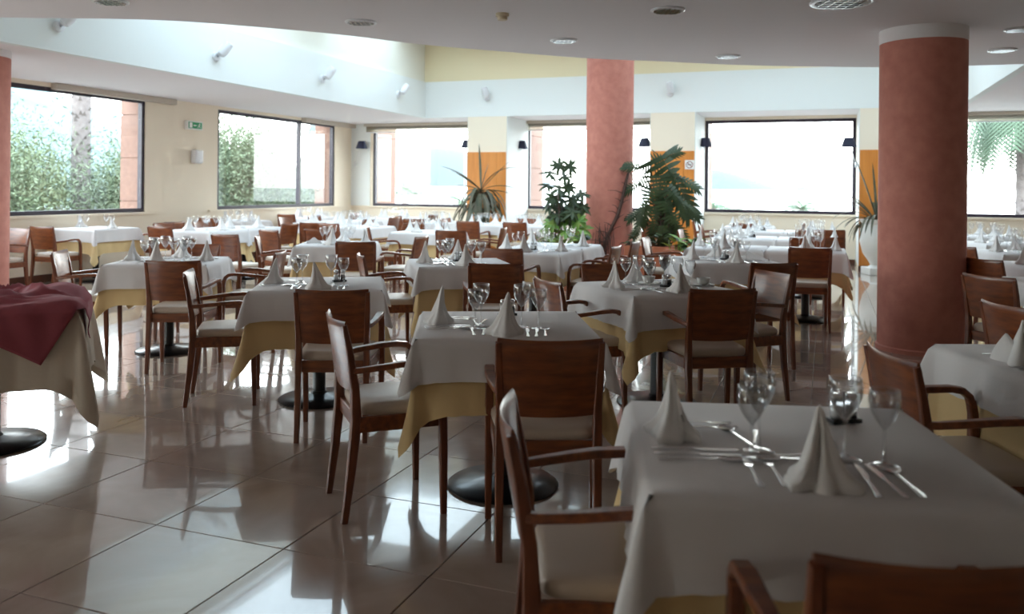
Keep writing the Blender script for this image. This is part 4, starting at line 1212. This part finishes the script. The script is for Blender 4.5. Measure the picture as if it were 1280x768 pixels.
ridge_mesh('headland', 440, 640, 1900, 2100, lambda u, v, X, Y: 12.5 + math.sin(PI * v) * 62 * (max(0, 1 - u) ** .8 * min(1, .75 + u)) * (1 + .06 * nz(X, Y, .02)) - 1, M['landfar'], 'low pale headland on the sea horizon in the bright window')
ridge_mesh('distant_mountains', -620, 160, 2400, 2900, lambda u, v, X, Y: 12 + math.sin(PI * v) * (175 * max(0, 1 - u) ** .8 + 25) * min(1, (1 - u) * 8) * (1 + .1 * nz(X, Y, .008)), M['landfar'], 'very pale mountains behind the window beside the dracaena')
ridge_mesh('islet', 655, 690, 1900, 2000, lambda u, v, X, Y: 12 + math.sin(PI * v) * math.sin(PI * u) * 9, M['landfar'], 'tiny islet on the horizon right of the pale headland')

def palm_crown(parent, loc, n, L, seed, m_, droop=1.5, up=.9):
    rq = random.Random(seed)
    for k in range(n):
        q = 2 * PI * k / n + rq.uniform(-.2, .2); el = rq.uniform(-.2, up)
        d = Vector((math.cos(q) * math.cos(el), math.sin(q) * math.cos(el), math.sin(el))); p = Vector(loc); bm = bmesh.new()
        side = d.cross(Vector((0, 0, 1))).normalized(); nseg = 12; pts = [p.copy()]
        for i in range(nseg):
            p = p + d * (L / nseg); d = (d + Vector((0, 0, -droop / nseg))).normalized(); pts.append(p.copy())
            ll = L * .30 * math.sin(PI * (i + 1.5) / (nseg + 2))
            for s in (-1, 1):
                e = (side * s + d * .5 + Vector((0, 0, -.45))).normalized(); w_ = d * .035 * L / 2
                bm.faces.new([bm.verts.new(v) for v in (p - w_, p + w_, p + e * ll)])
                p2 = p - d * (L / nseg / 2)
                bm.faces.new([bm.verts.new(v) for v in (p2 - w_, p2 + w_, p2 + e * ll)])
        tube(bm, pts, [.02 * (1 - i / (nseg + 1)) + .004 for i in range(nseg + 1)], 5)
        obj('frond', bm, m_, parent)
def palm(name, x, y, z0, h, r, L, n, label, seed, droop=1.5, up=.9):
    t = thing(name, label, 'palm tree', (x, y, z0))
    bm = bmesh.new(); lathe(bm, [(r * (1.05 + .08 * (k % 2)), h * k / 40) for k in range(41)], 16); obj('trunk', bm, M['palmbark'], t, True)
    bm = bmesh.new(); rq = random.Random(seed)
    for k in range(int(h * 34)):
        q = rq.uniform(0, 6.28); z = rq.uniform(0, h); c, s_ = math.cos(q), math.sin(q)
        v = [Vector((c * r - s_ * .05, s_ * r + c * .05, z)), Vector((c * r + s_ * .05, s_ * r - c * .05, z)), Vector((c * (r + .09), s_ * (r + .09), z + .12))]
        bm.faces.new([bm.verts.new(p_) for p_ in v])
    o_ = obj('trunk_stubs', bm, M['palmbark'], t); o_['kind'] = 'stuff'
    palm_crown(t, (0, 0, h), n, L, seed, M['palmleaf'], droop, up)
palm('palm_tree', -9.5, 18.5, -5, 13, .18, 3.0, 22, 'thick scaly palm trunk outside the leftmost window', 1)
palm('palm_tree', 13.05, 21.5, -5, 9.0, .13, 2.6, 30, 'palm with hanging fronds outside the far right window', 2, 3.5, .5)
pc = lambda x, y, D: Vector(((x - 640) / 1050 * D, D, EYE + (234 - y + (x - 640) * .0096) / 1050 * D))
for k, (x, y, D, L, l) in enumerate(((1003, 262, 34, .95, 'small palm crown at the bottom centre of the bright window'), (893, 260, 36, .9, 'small palm crown at the lower left of the bright window'),
                                  (506, 238, 40, 1.0, 'small palm crown seen left in the window beside the left orange pier'), (576, 252, 40, .8, 'small palm crown at the right of the window left of the dracaena'),
                                  (915, 264, 38, .6, 'lowest small palm crown beside the one at the lower left of the bright window'))):
    q = pc(x, y, D); palm('palm_tree', q.x, q.y, -5, q.z + 5, .12, L, 20, l, 10 + k, 1.3, 1.0)

def tree(x, y, z0, h, rx, rz_, n, label, seed):
    rq = random.Random(seed); t = thing('olive_tree', label, 'tree', (x, y, z0))
    bm = bmesh.new(); tube(bm, [(0, 0, 0), (.1, 0, h * .5), (0, .1, h)], [.18, .13, .06])
    for k in range(10):
        q = rq.uniform(0, 6.28); tube(bm, [(0, 0, h * rq.uniform(.4, .8)), (math.cos(q) * rx * .4, math.sin(q) * rx * .4, h * .95), (math.cos(q) * rx * .8, math.sin(q) * rx * .8, h + rq.uniform(-.5, .8) * rz_)], [.06, .035, .012], 5)
    obj('trunk', bm, M['palmbark'], t, True)
    bm = bmesh.new()
    cl = [(Vector((rq.gauss(0, .45) * rx, rq.gauss(0, .45) * rx, h + rq.gauss(0, .42) * rz_)), rq.uniform(.22, .5)) for _ in range(n // 60)]
    for c, rr in cl:
        for k in range(150):
            p = c + Vector((rq.gauss(0, rr), rq.gauss(0, rr), rq.gauss(0, rr)))
            d = Vector((rq.gauss(0, 1), rq.gauss(0, 1), rq.gauss(0, 1))).normalized(); e = d.cross(Vector((rq.gauss(0, 1), rq.gauss(0, 1), rq.gauss(0, 1)))).normalized()
            L = rq.uniform(.035, .07)
            bm.faces.new([bm.verts.new(v) for v in (p, p + d * L + e * L * .28, p + d * L * 2, p + d * L - e * L * .28)])
    o_ = obj('foliage', bm, M['treeleaf'], t); o_['kind'] = 'stuff'
tree(-10.6, 17.0, -4, 5.2, 1.5, 1.4, 12000, 'loose olive tree left in the leftmost window', 1)
tree(-8.9, 19.5, -4, 4.9, 1.3, 1.2, 10000, 'lower bushy tree right of the palm trunk in the leftmost window', 2)
tree(-12.4, 20.0, -4, 5.0, 1.6, 1.3, 8000, 'bushy tree behind the left part of the leftmost window', 3)
tree(-6.6, 20.2, -4, 5.55, 1.15, 1.35, 12000, 'rounded grey-green tree in the two-pane left window', 4)
tree(-5.3, 21.5, -4, 4.6, .8, .8, 5000, 'low tree at the right of the two-pane left window', 5)

# unused prototype guard
for k in list(PROTO):
    if k not in used:
        for ch in list(PROTO[k].children): bpy.data.objects.remove(ch)
        bpy.data.objects.remove(PROTO[k])
